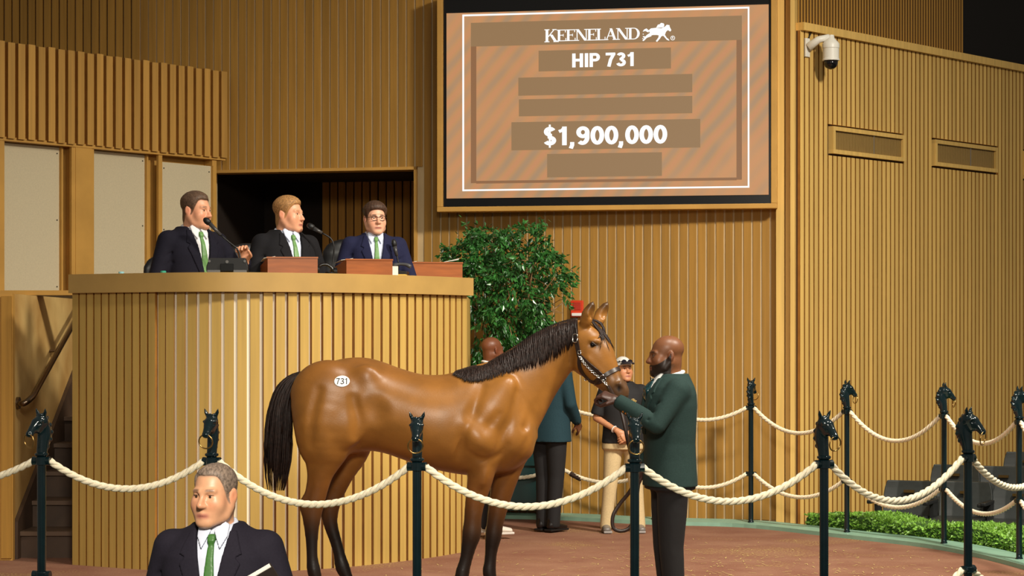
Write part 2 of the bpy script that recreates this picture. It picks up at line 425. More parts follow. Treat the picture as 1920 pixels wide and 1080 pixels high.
# ---- back wall with the dark opening behind the auctioneers
FB = Frame((-7.553, 22.762), (2.67, 20.5))
xo0, zo = FB.at(398, 314); xo1 = FB.at(783); zo = FB.at(600, 316)[1]
mb = MB().box(-.6, xo0, 0, .15, 0, 6.6).box(xo0, xo1, 0, .15, zo, 6.6).box(xo1, FB.L, 0, .15, -.1, 6.6)
wall_back = FB.root_struct('wall_back', mb, M_BACK)
pitch, sw, sd = .0885, .069, .012
xdark = FB.at(262)
xs_corner = FB.at(1462)
zscr = FB.at(1100, 388)[1]
x = xs_corner - sw / 2 - .01; i = 0
sx0, sx1 = FB.at(828), FB.at(1452)
while x > -.5:
    z1 = 6.4; z0 = .02
    if sx0 < x < sx1: z1 = zscr + .35
    if x < xo0 + .02: z0 = 2.6
    elif x < xo1 + .02: z0 = zo
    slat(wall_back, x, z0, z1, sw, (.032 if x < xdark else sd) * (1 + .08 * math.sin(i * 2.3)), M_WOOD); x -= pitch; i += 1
# opening lining and recess
li = MB().box(xo0, xo1, -.035, .2, zo - .03, zo).box(xo1 - .03, xo1, -.035, 1.9, .8, zo)
tag(link('trim_opening', li.mesh('trim_opening'), M_TRIM, None, loc=(FB.p0.x, FB.p0.y, 0), rz=FB.rz), kind='structure')
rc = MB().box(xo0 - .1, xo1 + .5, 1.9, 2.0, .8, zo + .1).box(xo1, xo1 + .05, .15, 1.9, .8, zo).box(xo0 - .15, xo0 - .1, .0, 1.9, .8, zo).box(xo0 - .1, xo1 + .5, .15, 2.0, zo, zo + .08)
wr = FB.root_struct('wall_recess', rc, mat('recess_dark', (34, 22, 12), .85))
m_rw = mat('recess_slat_wood', (196, 140, 66), .7, noise=.1, nscale=9, stretch=GR, rnd=.12, spec=.2)
x = xo0 + .62
while x < xo1: slat(wr, x, .8, zo, .075, .03, m_rw, y=1.9); x += .092
# ---- corner posts between the screen and the right-hand wall
cp = MB()
for a, b, f in ((1457, 1472, -.10), (1473.5, 1483, -.05), (1484.5, 1493, -.16)):
    cp.box(FB.at(a), FB.at(b), f, .12, -.1, 6.5)
tag(link('trim_corner', cp.mesh('trim_corner'), M_WOODB, None, loc=(FB.p0.x, FB.p0.y, 0), rz=FB.rz), kind='structure')

# ---- right wall, receding
FR = Frame((2.74, 20.46), (8.526, 26.945))
zt = FR.at(1500, 58)[1]
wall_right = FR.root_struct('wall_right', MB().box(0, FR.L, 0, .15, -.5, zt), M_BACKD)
x = .03; i = 0
VENT = []
for (pa, pb, ya, yb) in ((1553, 1688, 237, 288), (1745, 1862, 262, 311), (1914, 2000, 283, 335)):
    xa, za = FR.at(pa, ya); xb = FR.at(pb); zb = FR.at(pa, yb)[1]; VENT.append((xa, xb, zb, za))
while x < FR.L:
    segs = [(-.5, zt)]
    for xa, xb, zb, za in VENT:
        if xa - .02 < x < xb + .02: segs = [(-.5, zb - .02), (za + .02, zt)]
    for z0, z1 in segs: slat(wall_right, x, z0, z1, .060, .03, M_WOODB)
    x += .0815; i += 1
tb = MB().box(.0, FR.L, -.07, .1, zt, zt + .075)
tag(link('trim_ledge', tb.mesh('trim_ledge'), M_WOODB, None, loc=(FR.p0.x, FR.p0.y, 0), rz=FR.rz), kind='structure')
xe = FR.at(1822)
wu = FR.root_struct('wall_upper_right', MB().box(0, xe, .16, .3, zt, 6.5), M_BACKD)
fs = MB(); x = .02
while x < xe: fs.box(x, x + .034, .12, .16, zt, 6.4); x += .052
fo_ = tag(fs.build('fine_slats', M_WOOD, wu), kind='stuff'); fo_.data.materials.append(M_BACKD); fo_.data.polygons.foreach_set('material_index', [1 if i % 6 > 3 else 0 for i in range(len(fo_.data.polygons))])  # side faces take the dark backing colour as painted groove shade
mdk = mat('dark_ceiling', (22, 17, 13), .9)
cl = MB().box(xe - .6, FR.L + 1.5, 1.2, 1.3, zt - .2, 7.5)
M_ = Matrix.Translation((xe + .55, 0, zt + .5)) @ Matrix.Rotation(R(-52), 4, 'Y')
cl.box(-2.2, 2.2, .7, .95, 0, .09, M_)
FR.root_struct('ceiling', cl, mdk)

# ---- left wall: slatted valance, posts and header
FL = Frame((-6.05, 17.405), (-2.91, 21.5))
FL0 = FL.at(0)
z_vt = FL.at(0, 78)[1]; z_vb = FL.at(0, 256)[1]
def lx(px): return FL.at(px)
z_low = 2.17
wl = MB().box(0, lx(420), .12, .22, z_low, z_vt - .02).box(0, lx(420), -.02, .12, z_vb - .035, z_vb).box(0, lx(420), .0, .12, z_vb, z_vt - .01)
for a, b in ((-60, 4), (140, 170), (398, 406)): wl.box(lx(a), lx(b), -.015 if b < 300 else .0, .12, z_low, z_vb - .035)
wall_left = FL.root_struct('wall_left', wl, M_TRIM)
x = lx(420) - .04; i = 0
M_VAL = mat('valance_wood', (188, 142, 70), .62, noise=.10, nscale=9, stretch=GR, rnd=.10, spec=.3)
while x > 0:
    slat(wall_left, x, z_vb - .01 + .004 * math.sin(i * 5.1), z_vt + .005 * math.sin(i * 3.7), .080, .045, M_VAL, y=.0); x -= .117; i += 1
for a, b in ((4, 7), (133, 140), (170, 175), (296, 303)):
    o = slat(wall_left, (lx(a) + lx(b)) / 2, z_low, z_vb - .035, lx(b) - lx(a), .03, M_TRIM, y=.02, name='jamb')

# ---- stairs beside the stand
mst = mat('stair_wood', (74, 54, 38), .6, noise=.15, nscale=6)
mtan = mat('stair_wall_plywood', (228, 192, 122), .6, noise=.14, nscale=1.6, col2=(186, 140, 74))
poly_struct('wall_stairwell', MB().box(-4.1, -4.0, 17.1, 20.6, 0, 2.13), mtan)
sp = MB().box(-5.6, -3.985, 17.02, 17.1, 0, 2.13)
ws = poly_struct('wall_stair_panel', sp, M_TRIM)
for i in range(14):
    slat(ws, -4.03 - i * .10, .02, 2.11, .082, .02, M_WOOD, y=17.02)
for i in range(9):
    zc = .215 * (i + 1); y0 = 17.2 + .42 * i
    st = MB().box(-3.99, -3.0, y0 + .03, y0 + .48, zc - .215, zc - .035); o = tag(st.build('stair_step', mst), kind='structure')
    MB().box(-3.99, -3.0, y0, y0 + .48, zc - .035, zc).build('tread', mat('stair_tread', (98, 76, 58), .45), o)
stg = MB().add([(-3.998, 17.12, 0), (-3.998, 17.12, .30), (-3.998, 20.3, 1.95), (-3.998, 20.3, 1.60), (-3.998, 17.4, 0), (-3.965, 17.12, 0), (-3.965, 17.12, .30), (-3.965, 20.3, 1.95), (-3.965, 20.3, 1.60), (-3.965, 17.4, 0)],
               [(0, 4, 3, 2, 1), (5, 6, 7, 8, 9), (1, 2, 7, 6), (0, 1, 6, 5)])
poly_struct('trim_stringer', stg, mst)
poly_struct('trim_ledge_left', MB().box(-4.4, -3.2, 17.95, 18.15, 2.135, 2.175), M_TRIM)
# handrail
hr = empty('handrail', (-3.97, 17.15, 0), 0, 'brushed metal handrail sloping up beside the stairs at far left', 'handrail')
pts = [(-.02, .08, 1.25), (.05, .0, 1.25), (.09, .12, 1.30), (.095, 1.75, 1.92), (.095, 2.6, 2.24)]
MB().tube(spline(pts[:3], 8).tolist() + pts[3:], .024, 12).build('rail', mat('rail_metal', (120, 104, 88), .28, metal=1), hr, smooth=True)
MB().tube([(-.03, .08, 1.25), (-.005, .08, 1.25)], .05, 14).build('flange', MATS['rail_metal'], hr)
MB().tube([(-.03, 1.3, 1.66), (.05, 1.3, 1.66), (.09, 1.3, 1.73)], .012, 8).build('bracket', MATS['rail_metal'], hr)
# platform behind the stand
poly_struct('floor_platform', MB().box(-3.2, -.75, 17.9, 21.5, 1.0, 1.12), mst)
# ------------------------------------------------------------------ auction stand
plan = [(-3.43, 16.74), (-2.95, 16.46), (-2.56, 16.26), (-2.26, 16.17), (-1.94, 16.2), (-1.48, 16.43), (-1.09, 16.77), (-.70, 17.24), (-.385, 17.78)]
planS = spline(plan, 240)
seg = np.linalg.norm(np.diff(planS, axis=0), axis=1); arc = np.concatenate([[0], np.cumsum(seg)])
def pl(s, off=0.0):
    x = np.interp(s, arc, planS[:, 0]); y = np.interp(s, arc, planS[:, 1]); e = .03
    t = np.array([np.interp(s + e, arc, planS[:, 0]) - np.interp(s - e, arc, planS[:, 0]), np.interp(s + e, arc, planS[:, 1]) - np.interp(s - e, arc, planS[:, 1])]); t /= np.linalg.norm(t)
    return np.array([x, y]) + off * np.array([t[1], -t[0]]), math.atan2(t[1], t[0])      # off > 0 towards the viewer
SO = Vector((-1.94, 16.7, 0)); CAPZ0, CAPZ1 = 2.127, 2.273
stand = empty('auction_stand', SO, 0, 'tall curved auctioneers stand clad in vertical wooden slats', 'auction stand')
def strip(offa, offb, z0, z1, s0=0.0, s1=None, N=90):
    s1 = arc[-1] if s1 is None else s1; m = MB()
    for s in np.linspace(s0, s1, N):
        a, _ = pl(s, offa); b, _ = pl(s, offb)
        m.v += [(a[0] - SO.x, a[1] - SO.y, z0), (a[0] - SO.x, a[1] - SO.y, z1), (b[0] - SO.x, b[1] - SO.y, z1), (b[0] - SO.x, b[1] - SO.y, z0)]
    for i in range(N - 1):
        for j in range(4): m.f.append((4 * i + j, 4 * i + (j + 1) % 4, 4 * i + 4 + (j + 1) % 4, 4 * i + 4 + j))
    m.f += [(3, 2, 1, 0), tuple(4 * (N - 1) + j for j in range(4))]
    return m
m_sb = mat('stand_backing', (246, 234, 208), .8)
strip(0.0, -.06, 0, CAPZ0).build('body', m_sb, stand)
m_cap = mat('stand_cap', (180, 144, 80), .5, noise=.06, nscale=4)
strip(.075, .035, CAPZ0, CAPZ1).build('fascia', m_cap, stand, auto=40)
strip(.036, -.40, CAPZ1 - .04, CAPZ1 - .002).build('desk_top', m_cap, stand)
s = .035
m_ss = mat('stand_slat_wood', (188, 154, 82), .6, noise=.07, nscale=9, stretch=GR, rnd=.05, spec=.3)
while s < arc[-1] - .01:
    p, a = pl(s, 0.0)
    flat = s < .93
    w = .062 if flat else .071
    slat(stand, p[0] - SO.x, .0, CAPZ0, w, .012 if .8 < s < 1.7 else .034, m_ss, y=p[1] - SO.y, rz=a)
    s += .076 if s < .90 else .096
# return wall at the right-hand end
MB().box(-.05, .0, 0, 1.9, 0, CAPZ0).build('end_panel', m_ss, stand).location = (planS[-1][0] - SO.x, planS[-1][1] - SO.y + .02, 0)

# ------------------------------------------------------------------ things on the desk
DZ = CAPZ1
def on_desk(px, back):                         # plan point on the desk under image column px, 'back' metres behind the front edge
    best = min(np.linspace(0, arc[-1], 400), key=lambda q: abs(960 + (lambda p: p[0] / p[1] * FPX)(pl(q, -back)[0]) - px))
    p, a = pl(best, -back); return Vector((p[0], p[1], DZ)), a
m_lw = mat('lectern_wood', (150, 82, 34), .4, noise=.12, nscale=14, stretch=(.4, .4, 3))
m_paper = mat('paper', (236, 232, 220), .7)
for px, wpx, a2, lab in ((549, 93, 0, 'reddish wooden desk lectern in front of the sandy-haired auctioneer'), (690, 88, .08, 'reddish wooden desk lectern in front of the man in glasses'), (815, 100, .02, 'reddish wooden desk lectern at the right end of the stand')):
    p, a = on_desk(px, .16); w = wpx / (FPX / p.y)
    le = empty('desk_lectern', p, a * .25 + a2, lab, 'lectern', 'wooden desk lecterns on the stand')
    sk = -.07
    # a box with its low side sloping to the left rear, front face to the viewer
    h = .125
    MB().add([(-w / 2, -.06, 0), (w / 2, -.06, 0), (w / 2, .26, 0), (-w / 2 + sk, .26, 0), (-w / 2, -.06, h), (w / 2, -.06, h), (w / 2, .26, .075), (-w / 2 + sk, .26, .045)],
             [(3, 2, 1, 0), (4, 5, 6, 7), (0, 1, 5, 4), (1, 2, 6, 5), (2, 3, 7, 6), (3, 0, 4, 7)]).build('box', m_lw, le)
    MB().box(-w / 2 - .008, w / 2 + .004, -.066, -.052, h - .008, h + .004).build('lip', m_lw, le)
    MB().add([(-w / 2 - .03, .0, .118), (-w / 2 + .06, -.03, .132), (-w / 2 + .06, .16, .115), (-w / 2 - .05, .18, .098), (-w / 2 - .03, .0, .121), (-w / 2 + .06, -.03, .135), (-w / 2 + .06, .16, .118), (-w / 2 - .05, .18, .101)],
             [(3, 2, 1, 0), (4, 5, 6, 7), (0, 1, 5, 4), (1, 2, 6, 5), (2, 3, 7, 6), (3, 0, 4, 7)]).build('papers', m_paper, le)
# sheet of paper standing askew on the right-hand lectern
p, a = on_desk(842, .10)
tag(MB().add([(-.06, 0, .128), (.08, -.02, .15), (.085, .08, .165), (-.05, .1, .132), (-.06, 0, .13), (.08, -.02, .152), (.085, .08, .167), (-.05, .1, .134)],
             [(3, 2, 1, 0), (4, 5, 6, 7), (0, 1, 5, 4), (1, 2, 6, 5), (2, 3, 7, 6), (3, 0, 4, 7)]).build('loose_paper', m_paper), 'loose white paper curling up from the right-end desk lectern', 'paper').location = p
# console in front of the first auctioneer
p, a = on_desk(426, .14); w = 78 / (FPX / p.y)
co = empty('desk_console', p, .03, 'black desk console with grey feet facing the first auctioneer', 'console')
MB().prism([(-w / 2, .012), (-w / 2 + .0, .05), (-w / 2 + .022, .115), (w / 2 - .022, .115), (w / 2, .05), (w / 2, .012)], -.02, .06).build('housing', M_BLACK, co, bevel=.006)
for sx in (-1, 1):
    MB().box(sx * .1 - .05, sx * .1 + .05, -.055, .02, 0, .022).build('foot', mat('console_grey', (96, 94, 92), .4), co, bevel=.004)
    MB().tube([(sx * .135, -.021, .09), (sx * .135, -.027, .09)], .01, 10).build('bolt', MATS['console_grey'], co)
MB().box(-.05, .05, -.04, -.02, .012, .07).build('hinge_plate', M_BLKG, co, bevel=.004)
MB().tube([(0, -.03, .085), (0, -.018, .085)], .012, 10).build('knob', MATS['console_grey'], co)
# gooseneck microphones
def mic(px, back, pts_px, Y, lab, rh=.024, ang=None):
    p, a = on_desk(px, back)
    m = empty('gooseneck_microphone', p, 0, lab, 'microphone')
    P = [W(x, y, Y) - p for x, y in pts_px]
    MB().tube([(0, 0, 0), (0, 0, .02)], .05, 16).build('base', M_BLACK, m)
    neck = [Vector((0, 0, .02))] + P[:-2]
    MB().tube(spline(neck, 14), .0065, 8).build('gooseneck', M_BLACK, m, smooth=True)
    a_, b_ = P[-3], P[-2]; b2 = P[-1]
    MB().tube([P[-3], P[-2]], [.012, .017], 12).build('handle', mat('mic_grey', (60, 58, 58), .35), m, smooth=True)
    d = (P[-1] - P[-2]).normalized()
    MB().tube([P[-2], P[-2] + d * .006, P[-2] + d * .03, P[-2] + d * .05, P[-2] + d * .06], [.017, rh, rh * 1.05, rh * .8, rh * .3], 14).build('mic_head', M_BLACK, m, smooth=True)
mic(452, .22, [(450, 480), (444, 466), (432, 456), (414, 441), (393, 419), (384, 411)], 16.42, 'black gooseneck microphone held up to the speaking auctioneer')
mic(622, .20, [(625, 485), (626, 462), (620, 447), (604, 437), (588, 428), (580, 423)], 16.75, 'black gooseneck microphone between the sandy-haired man and the man in glasses')
mic(746, .28, [(747, 494), (746, 488), (744, 480), (740, 462), (738, 452)], 17.35, 'black upright microphone right of the man in glasses', .021)
# telephone
p, a = on_desk(752, .14)
ph = empty('telephone', p, -.1, 'black desk telephone between two wooden desk lecterns', 'telephone')
MB().prism([(-.045, 0), (-.045, .05), (.045, .04), (.045, 0)], -.01, .13).build('base', M_BLACK, ph, bevel=.004)
MB().tube(spline([(-.07, .02, .085), (-.03, .02, .098), (.03, .02, .096), (.075, .02, .076)], 10), [.014, .017, .016, .013, .012, .012, .013, .016, .017, .014], 10).build('handset', mat('phone_grey', (70, 70, 72), .4), ph, smooth=True)
# black curved handset stand between the first two lecterns
p, a = on_desk(612, .12)
bx = empty('desk_headset', p, .1, 'black headset lying between two wooden desk lecterns', 'headset')
MB().tube(spline([(-.06, 0, .05), (-.03, 0, .075), (.02, 0, .07), (.06, 0, .03), (.075, 0, .012)], 14), .012, 8).build('band', M_BLKG, bx, smooth=True)
for sx, z in ((-.062, .035), (.075, .02)):
    MB().tube([(sx - .012, 0, z), (sx + .012, 0, z)], [.034, .03], 14).build('ear_pad', M_BLKG, bx, smooth=False)
# paper and yellow pencil
p, a = on_desk(739, .045)
tag(MB().box(-.03, .03, 0, .012, 0, .075).build('note_card', m_paper), 'white note card standing beside the middle desk lectern', 'card').location = p
p, a = on_desk(752, .03)
o = tag(MB().tube([(-.045, 0, .006), (.03, 0, .006), (.05, 0, .006)], [.006, .006, .001], 6).build('pencil', mat('pencil_yellow', (226, 170, 60), .5)), 'yellow pencil lying on the edge of the stand', 'pencil'); o.location = p; o.rotation_euler = (0, 0, .3)
# small cups at the left end
for px, c, lab in ((228, (150, 200, 205), 'pale blue cap near the left end of the stand'), (306, (60, 160, 130), 'teal green cap on the stand before the second fabric panel')):
    p, a = on_desk(px, .05)
    o = tag(MB().lathe([(.02, 0), (.022, .004), (.022, .016), (.018, .019)], 14).build('bottle_cap', mat('cap_%d' % px, c, .4), smooth=False), lab, 'cap'); o.location = p

# ------------------------------------------------------------------ fabric panels on the left wall
m_fab = mat('panel_fabric', (206, 192, 160), .95, noise=.04, nscale=80)
for i, (a, b, y0, back, lab) in enumerate(((7, 122, z_low + .02, .10, 'beige fabric wall panel nearest the left edge above the stairs'), (175, 282, z_low, .10, 'beige fabric wall panel in the middle of the three'), (304, 397, z_low, .03, 'beige fabric wall panel directly behind the speaking auctioneer'))):
    xa, xb = lx(a), lx(b); o_ = FL.world((xa + xb) / 2, 0, y0)
    r = empty('fabric_panel', o_, FL.rz, lab, 'wall panel', 'beige fabric wall panels')
    w = (xb - xa) / 2; h = z_vb - .04 - y0 - (.06 if i == 2 else 0)
    MB().box(-w, w, back - .02, back + .015, 0, h).build('fabric', m_fab, r, bevel=.004)
    for sx in (-1, 1):
        for z in (.06, h / 2, h - .06):
            MB().tube([(sx * (w - .03), back - .026, z), (sx * (w - .03), back - .018, z)], .006, 8).build('screw', M_BLACK, r)
    MB().box(w, w + .02, back - .05, back + .02, 0, h).build('edge_trim', M_TRIM, r)
# ------------------------------------------------------------------ big display
a_ = W(820, 0, 20.95); b_ = W(1457, 0, 20.35)
FS = Frame((a_.x, a_.y), (b_.x, b_.y))
def sp(px, py): return FS.at(px, py)
zb = sp(1140, 394)[1]; zt_ = sp(1140, -12)[1]
scr = empty('display_screen', FS.world(FS.L / 2, 0, zb), FS.rz, 'large wood-framed electronic sale display hung on the slatted wall', 'display')
def sl(px, py): x, z = sp(px, py); return x - FS.L / 2, z - zb
L2, Hh = FS.L / 2, zt_ - zb
fw = 11 / 195
MB().box(-L2, L2, -.02, .2, 0, fw * .85).build('frame_rail', M_TRIM, scr, bevel=.006)
MB().box(-L2, L2, -.02, .2, Hh, Hh + fw).build('frame_rail', M_TRIM, scr, bevel=.006)
for sx in (-1, 1): MB().box(sx * L2 - (0 if sx < 0 else fw), sx * L2 + (fw if sx < 0 else 0), -.02, .2, fw * .85, Hh).build('frame_stile', M_TRIM, scr, bevel=.006)
MB().box(-L2 + fw, L2 - fw, .02, .21, fw * .85, Hh).build('bezel', M_BLKG, scr)
dx0, dz0 = sl(837, 372); dx1, dz1 = sl(1441, 8)
# display surface with the slanting colour bands of the lit panel
mm = bpy.data.materials.new('display_image'); mm.use_nodes = True; nt = mm.node_tree; N = nt.nodes; Lk = nt.links; pb = N['Principled BSDF']
pb.inputs['Base Color'].default_value = (.01, .01, .01, 1)
tc = N.new('ShaderNodeTexCoord'); mp = N.new('ShaderNodeMapping'); mp.inputs['Rotation'].default_value = (0, R(-40), 0); Lk.new(tc.outputs['Object'], mp.inputs[0])
wv = N.new('ShaderNodeTexWave'); wv.bands_direction = 'X'; wv.inputs['Scale'].default_value = 2.1; wv.inputs['Distortion'].default_value = 1.0; wv.inputs['Detail'].default_value = 0; Lk.new(mp.outputs[0], wv.inputs['Vector'])
nz = N.new('ShaderNodeTexNoise'); nz.inputs['Scale'].default_value = 1.3; Lk.new(tc.outputs['Object'], nz.inputs['Vector'])
cr = N.new('ShaderNodeValToRGB'); e = cr.color_ramp.elements
e[0].position = 0; e[0].color = rgba((170, 137, 104)); e[1].position = 1; e[1].color = rgba((198, 138, 94))
e2 = e.new(.6); e2.color = rgba((190, 140, 92))
Lk.new(wv.outputs[0], cr.inputs[0])
mx = N.new('ShaderNodeMix'); mx.data_type = 'RGBA'; rr = N.new('ShaderNodeMapRange'); rr.inputs[1].default_value = .42; rr.inputs[2].default_value = .62; rr.inputs[4].default_value = .7
Lk.new(nz.outputs[0], rr.inputs[0]); Lk.new(rr.outputs[0], mx.inputs[0]); Lk.new(cr.outputs[0], mx.inputs[6]); mx.inputs[7].default_value = rgba((204, 146, 96))
Lk.new(mx.outputs[2], pb.inputs['Emission Color']); pb.inputs['Emission Strength'].default_value = .95 / 2 ** EXPO
MB().box(dx0, dx1, .005, .02, dz0, dz1).build('display_panel', mm, scr)
E_BR = emat('display_brown', (146, 114, 78)); E_BR2 = emat('display_brown_light', (160, 116, 74)); E_WH = emat('display_white', (255, 255, 252), 1.1); E_ED = emat('display_edge', (140, 98, 64))
def patch(name, x0, y0, x1, y1, m, y=.0):
    ax, bx, az, bz = sl(x0, y1)[0], sl(x1, y0)[0], sl(1140, y1)[1], sl(1140, y0)[1]
    return MB().box(ax, bx, y - .002, .006, az, bz).build(name, m, scr)
for args in ((883, 36, 1391, 81, E_BR), (883, 81, 893, 340, E_ED), (1381, 81, 1391, 340, E_ED), (893, 336, 1381, 341, E_ED)): patch('banner' if args[4] is E_BR else 'shadow_band', *args)
for args in ((1010, 92, 1258, 131), (972, 142, 1298, 176), (973, 183, 1298, 215), (959, 226, 1313, 279), (1026, 287, 1241, 331)): patch('text_field', *args, E_BR)
for args in ((867, 20, 1405, 23), (867, 352, 1405, 355), (867, 20, 870, 355), (1402, 20, 1405, 355)): patch('border_line', *args, E_WH, -.001)
def word(txt, x0, x1, ytop, ybot, th):
    g, w = digits(txt, th)
    for ch in g:
        m = MB()
        for q in ch: m.prism([(sl(x0 + x / w * (x1 - x0), 100)[0], sl(1140, ybot - z * (ybot - ytop))[1]) for x, z in q], -.007, -.003)
        m.build('letter', E_WH, scr)
word('HIP 731', 1073, 1193, 99, 125, .19)
word('$1,900,000', 1019, 1252, 236, 271, .20)
# serif name and the galloping-horse emblem
def quad(m, p, q, w):   # slanted stroke with horizontal width w
    m.append([(p[0], p[1]), (p[0] + w, p[1]), (q[0] + w, q[1]), (q[0], q[1])])
def rect(m, x0, x1, z0, z1): m.append([(x0, z0), (x1, z0), (x1, z1), (x0, z1)])
T, t = .17, .055
def glyph(c):
    m = []
    if c in 'KELD': rect(m, .08, .08 + T, 0, 1); rect(m, 0, .33, 0, t); rect(m, 0, .33, 1 - t, 1)
    if c == 'E': rect(m, .2, .66, 1 - t, 1); rect(m, .61, .66, .76, 1); rect(m, .2, .5, .49, .49 + t); rect(m, .46, .5, .4, .62); rect(m, .2, .7, 0, t); rect(m, .65, .7, 0, .26); return m, .74
    if c == 'L': rect(m, .2, .66, 0, t); rect(m, .61, .66, 0, .28); return m, .66
    if c == 'K': quad(m, (.22, .42), (.62, 1), .07); quad(m, (.36, .56), (.72, 0), .19) if 0 else quad(m, (.66, 0), (.34, .58), .2); rect(m, .52, .8, 1 - t, 1); rect(m, .6, .95, 0, t); return m, .88
    if c == 'N': rect(m, .1, .16, 0, 1); rect(m, 0, .28, 0, t); rect(m, 0, .2, 1 - t, 1); quad(m, (.66, 0), (.06, 1), .2); rect(m, .78, .84, 0, 1); rect(m, .66, .96, 1 - t, 1); return m, .94
    if c == 'A': quad(m, (.1, 0), (.42, 1), .06); quad(m, (.66, 0), (.36, 1), .18); rect(m, .22, .68, .32, .32 + t); rect(m, 0, .26, 0, t); rect(m, .58, .94, 0, t); return m, .9
    if c == 'D':
        rect(m, .2, .45, 1 - t, 1); rect(m, .2, .45, 0, t)
        for i in range(10):
            a, b = R(-90 + 18 * i), R(-72 + 18 * i)
            f = lambda w, r0, r1: ((.42 + r0 * math.cos(w)), .5 + r1 * math.sin(w))
            m.append([f(a, .26, .45), f(a, .44, .5), f(b, .44, .5), f(b, .26, .45)])
        return m, .9
cur = 0.0; items = []
for c in 'KEENELAND':
    g, w = glyph(c); sc = 1.12 if c == 'K' else 1.0
    items.append([[(cur + x * sc, z * sc - (.06 if sc > 1 else 0)) for x, z in q] for q in g]); cur += w * sc * .93
(ax, az), (bx, bz) = sl(1021, 78), sl(1199, 52)
for it in items:
    lm = MB()
    for q in it: lm.prism([(ax + x / cur * (bx - ax), az + z * (bz - az)) for x, z in q], -.006, -.002)
    lm.build('letter', E_WH, scr)
def zz(x, y): return sl(820 + x / 2.621, y / 2.621)
em = MB()
for q in ([(1038, 150), (1050, 140), (1075, 137), (1100, 140), (1118, 132), (1128, 122), (1141, 124), (1142, 132), (1150, 148), (1145, 155), (1133, 148), (1124, 156), (1118, 172), (1104, 178), (1080, 172), (1060, 172), (1048, 166)],
          [(1076, 136), (1084, 122), (1100, 118), (1116, 124), (1112, 134), (1098, 136)], [(1094, 118), (1100, 113), (1112, 115), (1116, 122), (1104, 124)],
          [(1040, 150), (1028, 140), (1016, 146), (1010, 156), (1022, 152), (1038, 160)],
          [(1048, 160), (1030, 172), (1018, 186), (1008, 200), (1014, 202), (1028, 188), (1046, 176), (1060, 172)],
          [(1052, 160), (1044, 176), (1026, 180), (1010, 178), (1012, 184), (1030, 186), (1052, 178)],
          [(1090, 170), (1086, 186), (1074, 202), (1080, 206), (1094, 190), (1104, 174)],
          [(1106, 172), (1116, 182), (1128, 196), (1140, 200), (1138, 194), (1128, 186), (1116, 168)]):
    em.prism([zz(x, y) for x, y in q][::-1], -.006, -.002)
for x, y in ((1012, 168), (1018, 150), (1010, 190)): em.prism([zz(x + 3 * math.cos(w), y + 2 * math.sin(w)) for w in np.linspace(0, 6.28, 7)[:-1]], -.006, -.002)
cx, cz = zz(1157, 187); em.torus((cx, -.004, cz), .019, .0028, Matrix.Rotation(R(90), 3, 'X'), 18, 5)
em.build('emblem', E_WH, scr)
me, co = text_mesh('R', .03); o2 = np.zeros_like(co); o2[:, 0] = co[:, 0] + cx; o2[:, 2] = co[:, 1] + cz; o2[:, 1] = -.004 - co[:, 2]; me.vertices.foreach_set('co', o2.ravel()); link('letter', me, E_WH, scr)

# ------------------------------------------------------------------ vents, security camera, alarm
m_vd = mat('vent_dark', (60, 44, 22), .8); m_lv = mat('vent_louver', (150, 120, 66), .5)
for k, (xa, xb, zb_, za) in enumerate(VENT):
    v = empty('wall_vent', FR.world((xa + xb) / 2, -.03, zb_), FR.rz, ('wood-framed wall vent nearest the security camera', 'wood-framed wall vent second from the security camera', 'wood-framed wall vent cut off by the right edge of the picture')[k], 'vent', 'wall vents')
    w = (xb - xa) / 2; h = za - zb_; t_ = .04
    for z0 in (0, h - t_): MB().box(-w, w, -.03, .03, z0, z0 + t_).build('frame_rail', M_WOODB, v)
    for sx in (-1, 1): MB().box(min(sx * w, sx * (w - t_)), max(sx * w, sx * (w - t_)), -.03, .03, t_, h - t_).build('frame_stile', M_WOODB, v)
    MB().box(-w + t_, w - t_, .02, .028, t_, h - t_).build('backing', m_vd, v)
    lo = MB(); xx = -w + t_ + .01
    while xx < w - t_: lo.box(xx, xx + .016, -.005, .012, t_, h - t_); xx += .028
    tag(lo.build('louvers', m_lv, v), kind='stuff')
    MB().box(.1, .112, -.008, .0, t_, h - t_).build('mullion', M_STEEL, v)
x, z = FR.at(1507, 90); sc_o = FR.world(x, -.03, z)
cam_o = empty('security_camera', sc_o, FR.rz, 'white dome security camera on a wall arm beside the display', 'security camera')
MB().box(-.035, .035, -.02, .0, -.09, .09).build('wall_plate', M_WHITE, cam_o, bevel=.005)
MB().tube([(0, -.02, .0), (.06, -.10, .075), (.115, -.19, .095)], [.045, .035, .032], 12).build('arm', M_WHITE, cam_o, smooth=True)
MB().lathe([(.03, .115), (.035, .085), (.072, .045), (.082, .03), (.082, -.01), (.078, -.015), (.078, -.11), (.083, -.115), (.083, -.13)][::-1], 24, (.12, -.2, 0)).build('housing', M_WHITE, cam_o, auto=35)
MB().lathe([(.002, -.215), (.03, -.209), (.052, -.192), (.066, -.165), (.07, -.13)], 20, (.12, -.2, 0)).build('dome', mat('dome_smoke', (18, 16, 18), .08), cam_o, smooth=True)
MB().tube(spline([(.02, -.01, .09), (.04, -.02, .13), (.09, -.0, .17), (.12, .0, .22)], 8), .006, 6).build('cable', M_BLACK, cam_o)
x, z = FB.at(1084, 595); fa = empty('fire_alarm', FB.world(x, -.03, z), FB.rz, 'red fire alarm strobe on the slatted wall above the horse', 'alarm')
MB().box(-.062, .062, -.035, 0, 0, .165).build('body', mat('alarm_red', (214, 62, 30), .35), fa, bevel=.006)
MB().box(-.05, .05, -.055, -.034, .012, .042).build('strobe_lens', mat('strobe', (235, 230, 225), .15), fa, bevel=.006)
